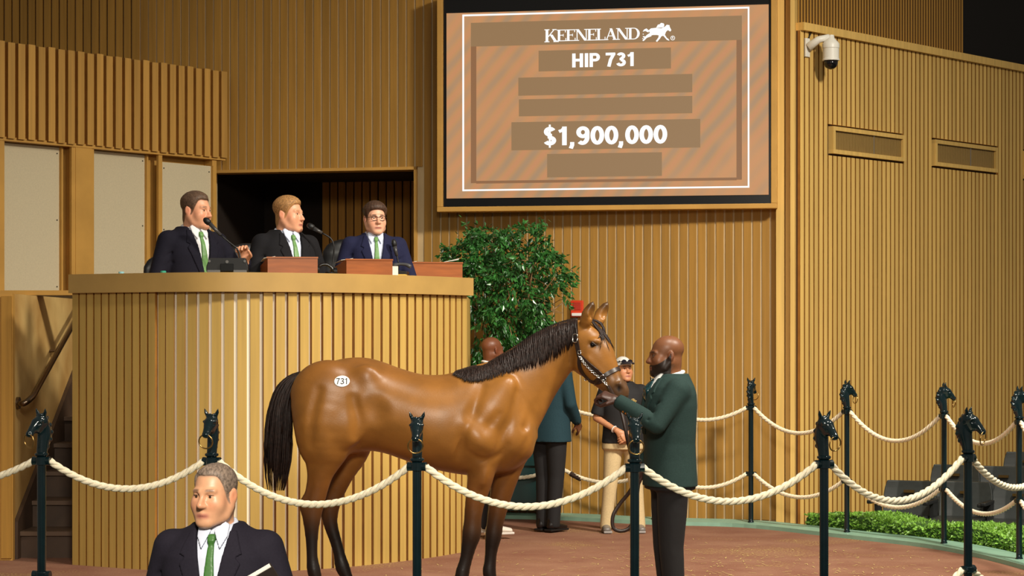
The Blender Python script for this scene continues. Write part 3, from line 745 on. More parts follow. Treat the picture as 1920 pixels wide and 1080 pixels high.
MB().box(-.04, .04, -.039, -.034, .07, .145).build('grille', mat('alarm_red_dark', (176, 44, 22), .5), fa, bevel=.004)

# ------------------------------------------------------------------ teal gate behind the horse
g = empty('ring_gate', (.04, 20.93, .0), R(-6), 'dark teal low gate behind the horse at the back of the ring', 'gate')
m_gt = mat('gate_teal', (24, 62, 62), .35)
MB().box(-.42, .36, 0, .03, .1, 1.0).build('panel', m_gt, g)
for z in (.08, .52, .97): MB().box(-.44, .38, -.03, .04, z, z + .05).build('rail', m_gt, g)
for x in (-.44, .33): MB().box(x, x + .05, -.03, .04, .04, 1.02).build('stile', m_gt, g)

# ------------------------------------------------------------------ ring posts with horse-head finials
def finial_mesh():
    F = Field((-.075, -.125, -.02), (.075, .085, .30), .0042)
    F.add(sweep(spline([(0, 0, 0), (0, .008, .05), (0, .018, .10), (0, .018, .15), (0, .0, .195)], 12), spline([[.030], [.036], [.043], [.042], [.036]], 12)[:, 0], spline([[.028], [.028], [.030], [.031], [.03]], 12)[:, 0], (1, 0, 0)), .01)
    F.add(sweep([(0, .0, .20), (0, -.03, .185), (0, -.06, .155), (0, -.085, .125)], [.036, .036, .027, .021], [.034, .036, .024, .021], (1, 0, 0)), .018)
    F.add(ell((0, -.088, .122), (.021, .018, .017)), .01)
    F.add(ell((0, -.03, .155), (.026, .03, .03)), .015)                                  # jowl
    for s_ in (-1, 1):
        F.add(sweep([(s_ * .022, .002, .225), (s_ * .034, -.002, .25), (s_ * .041, -.008, .272)], [.011, .010, .003]), .008)
        F.add(ell((s_ * .033, -.03, .198), (.009, .013, .008)), .008)                     # brow
        F.add(ell((s_ * .034, -.041, .183), (.008, .009, .007)), .006, 's')
        F.add(ell((s_ * .016, -.097, .128), (.005, .005, .005)), .004, 's')
    for i in range(9):                                                                     # mane locks
        w = i / 8; F.add(ell((.006 * (-1) ** i, .03 + .034 * math.sin(w * 3.0), .215 - .17 * w), (.016, .014, .015)), .006)
    for i in range(4): F.add(ell((-.018 + .012 * i, -.012, .232 + .004 * (i % 2)), (.008, .013, .010)), .004)   # forelock
    return F.mesh(1)
V, Q = finial_mesh(); ME_FIN = mesh_np('finial', V, Q); ME_FIN.materials.append(M_TEALP)
Zc, Zl = 1.06, .46
ME_POLE = MB().lathe([(.030, 0), (.030, .012), (.0236, .02), (.0236, .05), (.0236, 1.06), (.034, 1.06), (.034, 1.10), (.026, 1.105), (.037, 1.112), (.037, 1.122), (.026, 1.128)], 20).mesh('pole'); ME_POLE.materials.append(M_TEALP)
ME_POLE.polygons.foreach_set('use_smooth', [True] * len(ME_POLE.polygons)); ME_POLE.set_sharp_from_angle(angle=R(40))
ME_LOW = MB().lathe([(.031, 0), (.034, .004), (.034, .03), (.031, .034)], 18).mesh('lower_collar'); ME_LOW.materials.append(M_TEALP)
ME_RING = MB().torus((0, 0, 0), .041, .0042, Matrix.Rotation(R(90), 3, 'X'), 30, 8).mesh('ring'); ME_RING.materials.append(M_BRASS); ME_RING.polygons.foreach_set('use_smooth', [True] * len(ME_RING.polygons))
ctr = Vector((.4, 16.0))
PLAB = {'b0': 'dark teal ring post hidden behind the horse beside the gate', 'b1': 'dark teal ring post partly hidden behind the handler', 'b2': 'dark teal horse-head post before the slatted wall right of the handler', 'b3': 'dark teal horse-head post at the left end of the hedge',
        'b4': 'dark teal horse-head post rising from the middle of the hedge', 'b5': 'dark teal horse-head post at the right picture edge before the seats', 'r0': 'dark teal horse-head post on the right side of the ring', 'r2': 'dark teal horse-head post at the front right bend of the ring',
        'f5': 'near dark teal horse-head post with head turned right at far right', 'f4': 'near dark teal horse-head post just right of the handler', 'f3': 'near dark teal horse-head post directly before the handler', 'f2': 'near dark teal horse-head post before the belly of the horse',
        'f1': 'near dark teal horse-head post behind the man with the green tie and book', 'f0': 'near dark teal horse-head post at far left before the stairs', 'fl': 'dark teal horse-head post beyond the left picture edge'}
def eyelet(parent, z, ang):
    for s_ in (-1, 1):
        d = Vector((math.cos(ang), math.sin(ang), 0)) * s_
        MB().tube([d * .02 + Vector((0, 0, z)), d * .05 + Vector((0, 0, z))], [.022, .024], 12).build('rope_socket', M_TEALP, parent)
YAW = {'f0': -38, 'f1': -14, 'f2': -3, 'f3': 2, 'f4': 34, 'f5': 58, 'b5': 105, 'b4': 92, 'b3': 112, 'b2': 150, 'b1': 175, 'b0': 180, 'r0': 90, 'r2': 60, 'fl': -40}
order = ['b0', 'b1', 'b2', 'b3', 'b4', 'b5', 'r0', 'r1', 'r2', 'f5', 'f4', 'f3', 'f2', 'f1', 'f0', 'fl']
for k, lab in PLAB.items():
    p = PP[k]; ro = empty('ring_post', (p.x, p.y, .035), 0, lab, 'post', 'ring posts with horse-head finials')
    link('pole', ME_POLE, None, ro).location = (0, 0, 0)
    fi = link('finial', ME_FIN, None, ro); fi.location = (0, 0, 1.115); fi.rotation_euler = (0, 0, R(YAW[k])); fi.scale = (.95, .95, .92)
    rg = link('ring', ME_RING, None, fi); rg.location = (0, -.09, .083); rg.rotation_euler = (R(8), 0, 0)
    link('lower_collar', ME_LOW, None, ro).location = (0, 0, Zl - .017)
    i = order.index(k); a = PP[order[max(i - 1, 0)]]; b = PP[order[min(i + 1, len(order) - 1)]]
    ang = math.atan2(b.y - a.y, b.x - a.x); eyelet(ro, Zc + .02, ang); eyelet(ro, Zl, ang)
# ------------------------------------------------------------------ ropes
def rope(name, a, b, sag, lab, group, Rr=.0185, shift=.5):
    a, b = Vector(a), Vector(b); d = (b - a); Lh = d.length; N_ = max(24, int(Lh / .013)); org = (a + b) / 2; org.z = min(a.z, b.z) - sag
    pts = []
    for i in range(N_ + 1):
        t_ = i / N_; p = a.lerp(b, t_); p.z -= sag * 4 * t_ * (1 - t_); pts.append(p)
    m = MB()
    for s_ in range(3):
        hel = []
        for i, p in enumerate(pts):
            tg = (pts[min(i + 1, N_)] - pts[max(i - 1, 0)]).normalized(); u = tg.cross(Vector((0, 0, 1))).normalized(); v = u.cross(tg)
            w = 2 * math.pi * (i / N_ * Lh / .125 + s_ / 3 + shift); hel.append(p + (u * math.cos(w) + v * math.sin(w)) * Rr * .5)
        m.tube(hel, Rr * .62, 7)
    return tag(m.build(name, M_ROPE, None, smooth=True, org=org), lab, 'rope', group)
def span(k1, k2, z, sag, lab, group):
    a, b = PP[k1], PP[k2]; d = (b - a).normalized() * .045
    return rope('barrier_rope', (a.x + d.x, a.y + d.y, z + .035), (b.x - d.x, b.y - d.y, z + .035), sag, lab, group)
GU, GLo = 'cream upper barrier ropes', 'cream lower barrier ropes'
up = [('b0', 'b1', .10, 'cream upper rope passing behind the man in the black polo shirt'), ('b1', 'b2', .12, 'cream upper rope behind the handler, left of the first far post'), ('b2', 'b3', .215, 'cream far upper rope from the wall post to the left end of the hedge'), ('b3', 'b4', .235, 'cream far upper rope above the left half of the hedge'),
      ('b4', 'b5', .20, 'cream far upper rope above the seats at right'), ('b5', 'r0', .2, 'cream far upper rope leaving the right picture edge'), ('r2', 'f5', .2, 'cream near upper rope running off the right edge from the rightmost near post'), ('f5', 'f4', .215, 'cream near upper rope in front of the hedge'), ('f4', 'f3', .185, 'cream near upper rope crossing the handler\'s legs'),
      ('f3', 'f2', .205, 'cream near upper rope crossing the front legs of the horse'), ('f2', 'f1', .215, 'cream near upper rope crossing the hind legs of the horse'), ('f1', 'f0', .15, 'cream near upper rope in front of the left part of the stand'), ('f0', 'fl', .14, 'cream near upper rope leaving the left picture edge')]
for a, b, sg, lab in up: span(a, b, Zc + .02, sg, lab, GU)
lo_ = [('b0', 'b1', .12, 'cream lower rope with a dark clip behind the man in the black polo shirt'), ('b1', 'b2', .14, 'cream lower rope behind the handler\'s legs'), ('b2', 'b3', .18, 'cream lower rope from the wall post to the left end of the hedge'), ('b3', 'b4', .19, 'cream lower rope over the left half of the hedge'),
       ('b4', 'b5', .15, 'cream lower rope before the seats at right'), ('b5', 'r0', .15, 'cream lower rope leaving the right picture edge'), ('f5', 'f4', .18, 'cream near lower rope at the bottom edge left of the rightmost near post'), ('r2', 'f5', .18, 'cream near lower rope at the bottom right corner')]
for a, b, sg, lab in lo_: span(a, b, Zl, sg, lab, GLo)
rope('barrier_rope', (PP['b0'].x - .05, PP['b0'].y - .01, Zl + .03), (-.33, 20.86, .5), .09, 'short cream lower rope at the dark teal gate behind the horse', GLo)
p = PP['b0']; q = PP['b1']; d = (q - p).normalized()
cl_ = empty('rope_clip', (p.x + d.x * .05, p.y + d.y * .05, Zl + .03), 0, 'dark rope clip hooked to the post behind the horse\'s handler', 'clip')
MB().tube([(0, 0, .0), (d.x * .03, d.y * .03, -.012), (d.x * .09, d.y * .09, -.045)], .008, 8).build('hook', M_STEEL, cl_)
MB().tube([(d.x * .09, d.y * .09, -.042), (d.x * .2, d.y * .2, -.09)], .025, 10).build('wrap', mat('clip_leather', (50, 32, 24), .6), cl_)

# ------------------------------------------------------------------ hedge
def leaf_cloud(name, P, Nrm, size, m, parent, jit=.7, asp=.5, droop=0.0):
    n = len(P); rng = np.random.default_rng(3)
    d = rng.normal(size=(n, 3)); d = d / np.linalg.norm(d, axis=1)[:, None]
    ax = Nrm * (1 - jit) + d * jit; ax[:, 2] -= droop; ax /= np.linalg.norm(ax, axis=1)[:, None] + 1e-9
    e = rng.normal(size=(n, 3)); sd_ = np.cross(ax, e); sd_ /= np.linalg.norm(sd_, axis=1)[:, None]; up_ = np.cross(sd_, ax)
    s_ = (size * rng.uniform(.65, 1.3, n))[:, None]
    a = P; b = P + ax * s_; c1 = P + ax * s_ * .45 + sd_ * s_ * asp * .5 + up_ * s_ * .08; c2 = P + ax * s_ * .45 - sd_ * s_ * asp * .5 + up_ * s_ * .08; mid = P + ax * s_ * .5
    V = np.stack([a, c1, b, c2, mid], 1).reshape(-1, 3); i = np.arange(n)[:, None] * 5
    T_ = np.concatenate([i + np.array([[0, 4, 1]]), i + np.array([[1, 4, 2]]), i + np.array([[0, 3, 4]]), i + np.array([[3, 2, 4]])])
    me = mesh_np(name, V, T_); me.polygons.foreach_set('use_smooth', [False] * len(me.polygons)); return link(name, me, m, parent)
mh = mat('hedge_leaf', (122, 168, 62), .45, noise=.35, nscale=25)
hs = [p for p in ringS if p[0] > 2.5 and p[1] > 15.3]
hs = np.array(hs); org = Vector((hs[len(hs) // 2][0] + .4, hs[len(hs) // 2][1] + .3, -.5))
he = empty('boxwood_hedge', org, 0, 'low clipped bright green hedge along the far right kerb of the ring', 'hedge')
tn = np.gradient(hs, axis=0); tn /= np.linalg.norm(tn, axis=1)[:, None]; on = np.stack([-tn[:, 1], tn[:, 0]], 1)
hm = MB(); W0, W1, HT = .18, .66, .145
for p, o_ in zip(hs, on):
    for w, z in ((W0, -.5), (W0, HT - .04), (W0 + .05, HT), (W1 - .05, HT), (W1, HT - .04), (W1, -.5)):
        q = p + o_ * w; hm.v.append((q[0] - org.x, q[1] - org.y, z - org.z))
for i in range(len(hs) - 1):
    for j in range(5): hm.f.append((6 * i + j, 6 * i + j + 1, 6 * i + 7 + j, 6 * i + 6 + j))
for b_ in (0, 6 * (len(hs) - 1)): hm.f.append(tuple(b_ + j for j in range(6)))
hm.build('hedge_core', mat('hedge_core', (48, 84, 26), .9), he)
rng = np.random.default_rng(5); n = 15000; u = rng.uniform(0, len(hs) - 1.001, n); i0 = u.astype(int); f = (u - i0)[:, None]
pc = hs[i0] * (1 - f) + hs[i0 + 1] * f; oc = on[i0] * (1 - f) + on[i0 + 1] * f
side = rng.uniform(0, 1, n); w = np.where(side < .3, W0, np.where(side < .85, rng.uniform(W0, W1, n), W1)); z = np.where((side >= .3) & (side < .85), HT, rng.uniform(-.2, HT, n))
z = z + .025 * np.sin(pc[:, 0] * 9) * (z >= HT - .001)
endm = rng.uniform(0, 1, n) < .04; 
P = np.stack([pc[:, 0] + oc[:, 0] * w - org.x, pc[:, 1] + oc[:, 1] * w - org.y, z - org.z], 1)
Nn = np.where((side < .3)[:, None], np.stack([-oc[:, 0], -oc[:, 1], 0 * w + .3], 1), np.where((side < .85)[:, None], np.array([[0, 0, 1.]]), np.stack([oc[:, 0], oc[:, 1], 0 * w + .3], 1)))
tag(leaf_cloud('foliage', P, Nn, .036, mh, he, .6, .6), kind='stuff')

# ------------------------------------------------------------------ ficus behind the stand
FY = 20.0; fo = W(955, 628, FY); fo.z = 0
fc = empty('potted_ficus', fo, 0, 'bushy dark green ficus tree between the stand and the display', 'tree')
m_bark = mat('ficus_bark', (150, 118, 78), .8, noise=.2, nscale=30); m_leaf = mat('ficus_leaf', (50, 104, 44), .28, noise=.6, nscale=9, spec=.6, rnd=.0)
MB().lathe([(.2, 0), (.24, .05), (.28, .42), (.3, .44), (.3, .48), (.26, .48), (.25, .42)], 24).build('pot', mat('pot_brown', (82, 58, 40), .5), fc, auto=40).location = (-.55, .05, 0)
MB().lathe([(.02, .40), (.24, .42), (.24, .44)][::-1], 20).build('soil', mat('soil', (40, 30, 22), .95), fc).location = (-.55, .05, 0)
kf = FPX / FY
def fl_(px, py, dy=0): q = W(px, py, FY); return Vector((q.x - fo.x, dy, q.z))
tr = MB(); rng = np.random.default_rng(11)
tr.tube(spline([(-.58, .05, .42), (-.5, .04, .9), (-.36, .02, 1.3), tuple(fl_(912, 640))], 14), list(np.linspace(.035, .024, 14)), 9)
tr.build('trunk', m_bark, fc, smooth=True)
MB().tube(spline([(-.5, .06, .42), (-.36, .06, .9), (-.12, .06, 1.35), tuple(fl_(975, 640, .05)), tuple(fl_(985, 560, .05))], 14), list(np.linspace(.03, .014, 14)), 9).build('trunk', m_bark, fc, smooth=True)
brs = []
for (a, b, c) in (((912, 645), (905, 600), (880, 540)), ((912, 645), (925, 590), (900, 500)), ((918, 640), (935, 570), (940, 470)), ((975, 640), (990, 560), (1000, 490)), ((980, 610), (1010, 560), (1040, 520)), ((985, 600), (1030, 585), (1065, 560)), ((975, 640), (960, 590), (950, 520)), ((915, 640), (950, 600), (985, 560)), ((905, 600), (870, 580), (855, 500)), ((985, 560), (1000, 500), (1010, 460)), ((940, 520), (930, 470), (915, 440)), ((975, 650), (1010, 630), (1030, 640)), ((912, 650), (893, 655), (885, 680))):
    dy = rng.uniform(-.3, .3)
    brs.append(spline([tuple(fl_(*a)), tuple(fl_(*b, dy * .6)), tuple(fl_(*c, dy))], 9))
bm_ = MB()
for b in brs: bm_.tube(b, list(np.linspace(.014, .005, 9)), 6)
for k in range(70):
    b = brs[k % len(brs)]; s_ = b[rng.integers(2, 9)]; d = rng.normal(size=3) * [.15, .15, .1]; bm_.tube([s_, s_ + d * .5 + [0, 0, .02], s_ + d], [.005, .004, .002], 5)
bm_.build('branches', m_bark, fc, smooth=True)
# crown as many leafy sprays
cc = []
def crown_ok(px, py):
    an = math.atan2(py - 522, px - 950); e1 = ((px - 950) / 122) ** 2 + ((py - 522) / 104) ** 2 < (1 + .09 * math.sin(5 * an + 1) + .07 * math.sin(11 * an)) ** 2 * .93
    if (px - 1040) ** 2 + (py - 575) ** 2 < 22 ** 2 or (px - 905) ** 2 + (py - 620) ** 2 < 20 ** 2: return False
    e2 = px > 884 and px < 1045 and 520 < py < 690 - max(0, (px - 960)) * .55
    return e1 or e2
while len(cc) < 500:
    px, py = rng.uniform(826, 1078), rng.uniform(414, 700)
    if crown_ok(px, py):
        dy = .5 * math.sqrt(max(.02, 1 - ((px - 950) / 126) ** 2 - min(((py - 522) / 125) ** 2, .9)))
        cc.append((px, py, rng.choice([-1, -1, 1]) * dy * rng.uniform(.1, 1.0)))
Pl, Nl = [], []
for px, py, dy in cc:
    c = np.array(fl_(px, py, dy)); out = c - np.array(fl_(950, 560)); out /= np.linalg.norm(out) + 1e-6
    dr = out * .7 + np.array([0, 0, -.5]) + rng.normal(size=3) * .5; dr /= np.linalg.norm(dr)
    for j in range(22):
        Pl.append(c + dr * (j / 22 - .4) * .16 + rng.normal(size=3) * .022); Nl.append(dr * .4 + out * .5)
tag(leaf_cloud('foliage', np.array(Pl), np.array(Nl), .058, m_leaf, fc, .55, .45, .45), kind='stuff')

# ------------------------------------------------------------------ folding seats behind the hedge
m_seat = mat('seat_vinyl', (44, 48, 46), .42, noise=.1, nscale=20); m_sf = mat('seat_frame', (20, 21, 21), .45)
def seat_parts(r):
    bp = MB(); N2 = 8
    for i in range(N2 + 1):
        t_ = i / N2; z_ = .38 + .53 * t_; y_ = .0 + .13 * t_ + .02 * math.sin(t_ * 3.1); hw_ = .25 - (.05 * max(0, t_ - .82) / .18) ** 1 * .6
        for x_, dy_ in ((-hw_, 0), (-hw_ * .5, .02), (hw_ * .5, .02), (hw_, 0)): bp.v.append((x_, y_ + dy_, z_))
        for x_, dy_ in ((hw_, .05), (-hw_, .05)): bp.v.append((x_, y_ + dy_, z_))
    for i in range(N2):
        for j in range(6): bp.f.append((6 * i + j, 6 * i + (j + 1) % 6, 6 * i + 6 + (j + 1) % 6, 6 * i + 6 + j))
    bp.f += [tuple(range(5, -1, -1)), tuple(range(6 * N2, 6 * N2 + 6))]
    bp.build('backrest', m_seat, r, bevel=.008)
    MB().prism([(-.23, .53), (.23, .53), (.23, .60), (-.23, .60)], -.42, -.02).build('seat_pan', m_seat, r, bevel=.02)
    MB().box(-.23, .23, -.45, -.40, .46, .59).build('pan_front', m_seat, r, bevel=.015)
    for sx in (-1, 1):
        MB().box(sx * .262 - .025, sx * .262 + .025, -.38, .03, .72, .755).build('armrest', m_sf, r, bevel=.01)
        MB().box(sx * .262 - .018, sx * .262 + .018, -.12, .03, -.02, .72).build('side_frame', m_sf, r)
    MB().box(-.05, .05, .085, .115, .80, .825).build('number_plate', mat('seat_plate', (96, 74, 36), .4, metal=.6), r)
for px, Y, ytop, rz, lab in ((1700, 20.1, 903, -24, 'black folding seat at the left end of the front row behind the hedge'), (1806, 20.0, 905, -24, 'black folding seat second in the front row behind the hedge'), (1905, 19.9, 910, -24, 'black folding seat third in the front row behind the hedge'),
                             (1786, 21.4, 873, -24, 'black folding seat at the left of the second row'), (1878, 21.3, 876, -24, 'black folding seat right in the second row'), (1922, 22.5, 849, -24, 'black folding seat in the rearmost row at the picture edge')):
    q = W(px, ytop, Y); r = empty('folding_seat', (q.x, q.y, q.z - .91), R(rz), lab, 'seat', 'black folding seats')
    seat_parts(r)
    MB().box(-.04, .04, -.1, 0, -.5 - (q.z - .91), .53).build('pedestal', m_sf, r)
# ------------------------------------------------------------------ hay scraps on the ring floor
rng = np.random.default_rng(21); hb = MB()
for k in range(900):
    c = [(0.9, 14.6), (2.2, 16.0), (1.6, 17.2), (-.2, 14.9)][rng.integers(0, 4)]
    x, y = c[0] + rng.normal() * .9, c[1] + rng.normal() * .7
    a = rng.uniform(0, math.pi); l = rng.uniform(.02, .07); dx, dy = math.cos(a) * l, math.sin(a) * l; wx, wy = -math.sin(a) * .0025, math.cos(a) * .0025; z = .004
    if x > 3.4 or y > 19: continue
    hb.add([(x - wx, y - wy, z), (x + dx - wx, y + dy - wy, z + .003), (x + dx + wx, y + dy + wy, z + .003), (x + wx, y + wy, z)], [(0, 1, 2, 3)])
tag(hb.build('hay_scraps', mat('hay', (196, 176, 104), .8)), 'scattered pale hay scraps on the ring floor', 'hay', kind='stuff')
# ------------------------------------------------------------------ the horse
HK, HGY, HX0, HY = 288.0, 1147.0, 778.0, FPX / 288.0
def hp(px, py, y=0.0): return np.array([(px - HX0) / HK, y, (HGY - py) / HK])
horse = empty('horse', ((HX0 - 960) / HK, HY, 0), 0, 'glossy bay horse with black mane and tail standing side-on in the ring', 'horse')
Fh = Field((-.86, -.42, -.01), (1.47, .42, 2.06), .0105)
# trunk by stations along x: top row, bottom row, half width
ST = np.array([(553, 768, 776, .01), (556, 738, 805, .07), (563, 714, 832, .135), (578, 697, 848, .19), (600, 686, 856, .225), (630, 676, 856, .245), (660, 671, 852, .255), (690, 672, 846, .262), (720, 680, 850, .268), (750, 691, 860, .275), (790, 702, 874, .287),
               (830, 703, 884, .287), (865, 695, 890, .27), (900, 687, 893, .25), (930, 692, 890, .232), (955, 712, 884, .21), (975, 740, 874, .18), (990, 768, 860, .14), (1000, 792, 845, .09), (1004, 815, 828, .01)])
SS = np.concatenate([spline(ST, 160)]); SX = (SS[:, 0] - HX0) / HK; STp = (HGY - SS[:, 1]) / HK; SBt = (HGY - SS[:, 2]) / HK; SWd = SS[:, 3]
def trunk(x, y, z):
    X = x[:, 0, 0]; t = np.interp(X, SX, STp)[:, None, None]; b = np.interp(X, SX, SBt)[:, None, None]; w = np.interp(X, SX, SWd)[:, None, None]
    c = b + (t - b) * .47; h = np.where(z > c, t - c, c - b); dz = z - c
    q = (np.abs(y / w) ** 2.15 + np.abs(dz / h) ** 2.15) ** (1 / 2.15) + 1e-6; L = np.sqrt(y * y + dz * dz)
    d = np.where(q < .3, (q - 1) * np.minimum(w, h), L * (1 - 1 / q))
    out = np.maximum(np.maximum(SX[0] - x, x - SX[-1]), 0)
    return np.maximum(d, 0) + np.minimum(d, 0) + out
trunk.bb = (np.array([SX[0], -.3, .85]), np.array([SX[-1], .3, 1.68]))
Fh.add(trunk, .01)
def chain(st, lat=(0, 1, 0), n=None, k=.03, mode='u'):
    """stations: px, py, y, half size in px (in plane), half width m"""
    A = spline(np.array(st, float), n or (len(st) - 1) * 3 + 1)
    Fh.add(sweep([hp(a[0], a[1], a[2]) for a in A], np.maximum(A[:, 3] / HK, .004), np.maximum(A[:, 4], .004), lat), k, mode)
# neck
chain([(925, 775, 0, 88, .185), (958, 742, 0, 74, .135), (985, 712, 0, 64, .105), (1012, 686, -.005, 55, .088), (1040, 661, -.012, 47, .078), (1064, 643, -.02, 40, .076), (1082, 634, -.03, 33, .072)], k=.07)
# head, turned a little towards the viewer
TH = R(20); HF = np.array([math.cos(TH), -math.sin(TH), 0]); HL = (math.sin(TH), math.cos(TH), 0)
def hy(px): return -.035 - (px - 1092) / HK * math.tan(TH)
hd = [(1093, 634, 0, 29, .078), (1103, 651, 0, 38, .096), (1111, 665, 0, 40, .100), (1121, 683, 0, 36, .084), (1133, 702, 0, 29, .064), (1145, 718, 0, 23, .058), (1154, 731, 0, 21.5, .060), (1160, 740, 0, 17, .050), (1163, 746, 0, 9, .03)]
chain([(a, b, hy(a), r, w) for a, b, _, r, w in hd], HL, k=.03)
def hl(px, py, s): p = hp(px, py, hy(px)); return p + s * np.array(HL)          # point off the head's middle plane, s metres to the far side
Fh.add(ell(hl(1094, 682, 0), (.075, .088, .075)), .03)                            # jowls
Fh.add(ell(hl(1150, 746, 0), (.042, .034, .022)), .02)                            # lower lip and chin
Fh.add(ell(hl(1166, 731, 0), (.036, .042, .040)), .02)
for s_ in (-1, 1):
    Fh.add(ell(hl(1121, 640, s_ * .075), (.038, .026, .020)), .02)               # brow
    Fh.add(ell(hl(1118, 647, s_ * .103), (.024, .02, .017)), .012, 's')           # eye socket
    Fh.add(sweep([hl(1110, 672, s_ * .09), hl(1135, 700, s_ * .066)], [.014, .008]), .02)   # facial crest
# ears
for s_, tip, base in ((-1, (1112, 565), (1095, 612)), (1, (1141, 565), (1119, 610))):
    b0 = hp(base[0], base[1], hy(1100) + s_ * .045); t0 = hp(tip[0], tip[1], hy(1100) + s_ * .075); m0 = (b0 + t0) / 2 + np.array([-.008, s_ * .012, -.004])
    Fh.add(sweep([b0, b0 * .6 + m0 * .4, m0, t0 * .55 + m0 * .45, t0], [.030, .042, .043, .030, .005], [.022, .030, .031, .022, .005], HL), .015)
    Fh.add(sweep([m0 * .7 + b0 * .3 + HF * .028 - np.array(HL) * .014, m0 + HF * .032 - np.array(HL) * .016, t0 * .6 + m0 * .4 + HF * .022 - np.array(HL) * .010], [.012, .018, .007]), .008, 's')
# near and far hind legs (near side is -y)
YN = -.135
chain([(618, 745, YN, 70, .14), (614, 790, YN - .01, 60, .145), (612, 826, YN - .005, 51, .125), (611, 850, YN, 38, .10), (605, 880, YN, 26, .072), (600, 905, YN, 21.5, .055), (594, 930, YN, 20.5, .046), (589, 950, YN, 20.5, .044), (588, 970, YN, 17, .04), (588, 1000, YN, 12.5, .031), (589, 1040, YN, 10.5, .028), (592, 1066, YN, 13, .034), (599, 1092, YN, 10.5, .031), (606, 1112, YN, 13, .042)], k=.05)
Fh.add(sweep([hp(606, 1114, YN), hp(612, 1134, YN), hp(614, 1141, YN)], [.046, .062, .066], [.044, .056, .06]), .008)
chain([(576, 932, YN, 6, .02), (572, 943, YN, 8, .026), (576, 956, YN, 7, .026)], k=.02)      # point of hock
YF = .135
chain([(640, 770, YF, 60, .13), (655, 815, YF, 45, .12), (654, 850, YF, 34, .09), (638, 890, YF, 24, .066), (624, 928, YF, 18.5, .048), (615, 953, YF, 19, .044), (616, 984, YF, 14, .036), (626, 1018, YF, 11.5, .03), (634, 1047, YF, 11.5, .029), (639, 1068, YF, 14, .034), (650, 1092, YF, 10.5, .03), (657, 1112, YF, 13, .042)], k=.045)
Fh.add(sweep([hp(657, 1114, YF), hp(664, 1134, YF), hp(666, 1141, YF)], [.046, .062, .066], [.044, .056, .06]), .008)
# near and far fore legs
YN2 = -.125
chain([(905, 800, YN2, 46, .11), (902, 848, YN2, 38, .10), (904, 875, YN2, 27, .082), (898, 910, YN2, 22.5, .064), (891, 940, YN2, 18.5, .052), (887, 972, YN2, 16.5, .044), (885, 998, YN2, 18, .046), (880, 1020, YN2, 14.5, .037), (874, 1048, YN2, 12, .03), (867, 1076, YN2, 13.5, .035), (873, 1098, YN2, 10.5, .03), (879, 1114, YN2, 13, .042)], k=.035)
Fh.add(sweep([hp(879, 1116, YN2), hp(885, 1134, YN2), hp(887, 1141, YN2)], [.044, .058, .062], [.044, .056, .06]), .008)
YF2 = .12
chain([(958, 840, YF2, 38, .10), (950, 880, YF2, 29, .08), (943, 913, YF2, 23.5, .062), (935, 950, YF2, 19, .05), (928, 985, YF2, 16, .044), (925, 1008, YF2, 16, .044), (921, 1034, YF2, 12.5, .034), (919, 1056, YF2, 11.5, .03), (917, 1078, YF2, 13, .034), (924, 1100, YF2, 10.5, .03), (930, 1114, YF2, 13, .042)], k=.035)
Fh.add(sweep([hp(930, 1116, YF2), hp(936, 1134, YF2), hp(938, 1141, YF2)], [.044, .058, .062], [.044, .056, .06]), .008)
# muscle forms
for s_ in (-1, 1):
    Fh.add(ell(hp(928, 765, s_ * .165), (.085, .06, .22), Euler((0, R(28), 0)).to_matrix()), .10)     # shoulder blade
    Fh.add(ell(hp(897, 822, s_ * .205), (.12, .055, .09), Euler((0, R(-18), 0)).to_matrix()), .05)   # triceps
    Fh.add(ell(hp(970, 822, s_ * .115), (.08, .065, .10)), .10)                                       # point of shoulder
    Fh.add(ell(hp(985, 842, s_ * .065), (.05, .055, .06)), .03)                                       # breast
    Fh.add(ell(hp(690, 700, s_ * .20), (.05, .02, .04)), .10)                                     # hip bone
    Fh.add(ell(hp(655, 800, s_ * .215), (.09, .05, .11)), .06)                                        # stifle
    Fh.add(ell(hp(585, 775, s_ * .15), (.07, .07, .17)), .06)                                         # buttock
    Fh.add(ell(hp(706, 768, s_ * .315), (.06, .05, .10)), .08, 's')                                   # flank hollow
    Fh.add(ell(hp(866, 846, s_ * .30), (.022, .045, .075), Euler((0, R(15), 0)).to_matrix()), .05, 's')   # behind the elbow
    Fh.add(sweep([hp(1050, 700, s_ * .10 - .01), hp(1015, 752, s_ * .135), hp(985, 800, s_ * .17)], [.012, .014, .012]), .05, 's')   # jugular groove
Fh.add(ell(hp(993, 852, 0), (.05, .012, .06)), .03, 's')
# creases and muscle edges cut into the skin
V, Q = Fh.mesh(1); BV = BVHTree.FromPolygons([Vector(v) for v in V], [tuple(q) for q in Q])
def skin_pt(px, py, side, out):
    r = BV.ray_cast(Vector(hp(px, py, side * 1.2)), Vector((0, -side, 0))); return None if r[0] is None else np.array(r[0] + r[1] * out)
def groove(pts, r, out, k, mode='s'):
    A = spline(np.array(pts, float), len(pts) * 3)
    for side in (-1, 1):
        P = [p for p in (skin_pt(x, y, side, out) for x, y in A) if p is not None]
        if len(P) > 2:
            n_ = len(P); Fh.add(sweep(P, [r * (.35 + .65 * math.sin(math.pi * (i + .5) / n_)) for i in range(n_)]), k, mode)
groove([(905, 722), (888, 770), (872, 815), (862, 855)], .020, .013, .05)            # behind the shoulder
groove([(968, 735), (958, 780), (940, 815), (925, 845)], .016, .011, .045)           # shoulder blade edge
groove([(880, 842), (905, 858), (935, 850), (952, 830)], .014, .009, .03)            # under the triceps
groove([(935, 775), (915, 800), (905, 825)], .014, .012, .04)
groove([(992, 815), (978, 845), (960, 870)], .014, .009, .03)
groove([(604, 730), (592, 780), (588, 830)], .016, .011, .05)                        # hamstring
groove([(668, 745), (676, 785), (672, 815)], .018, .012, .05)                        # thigh front
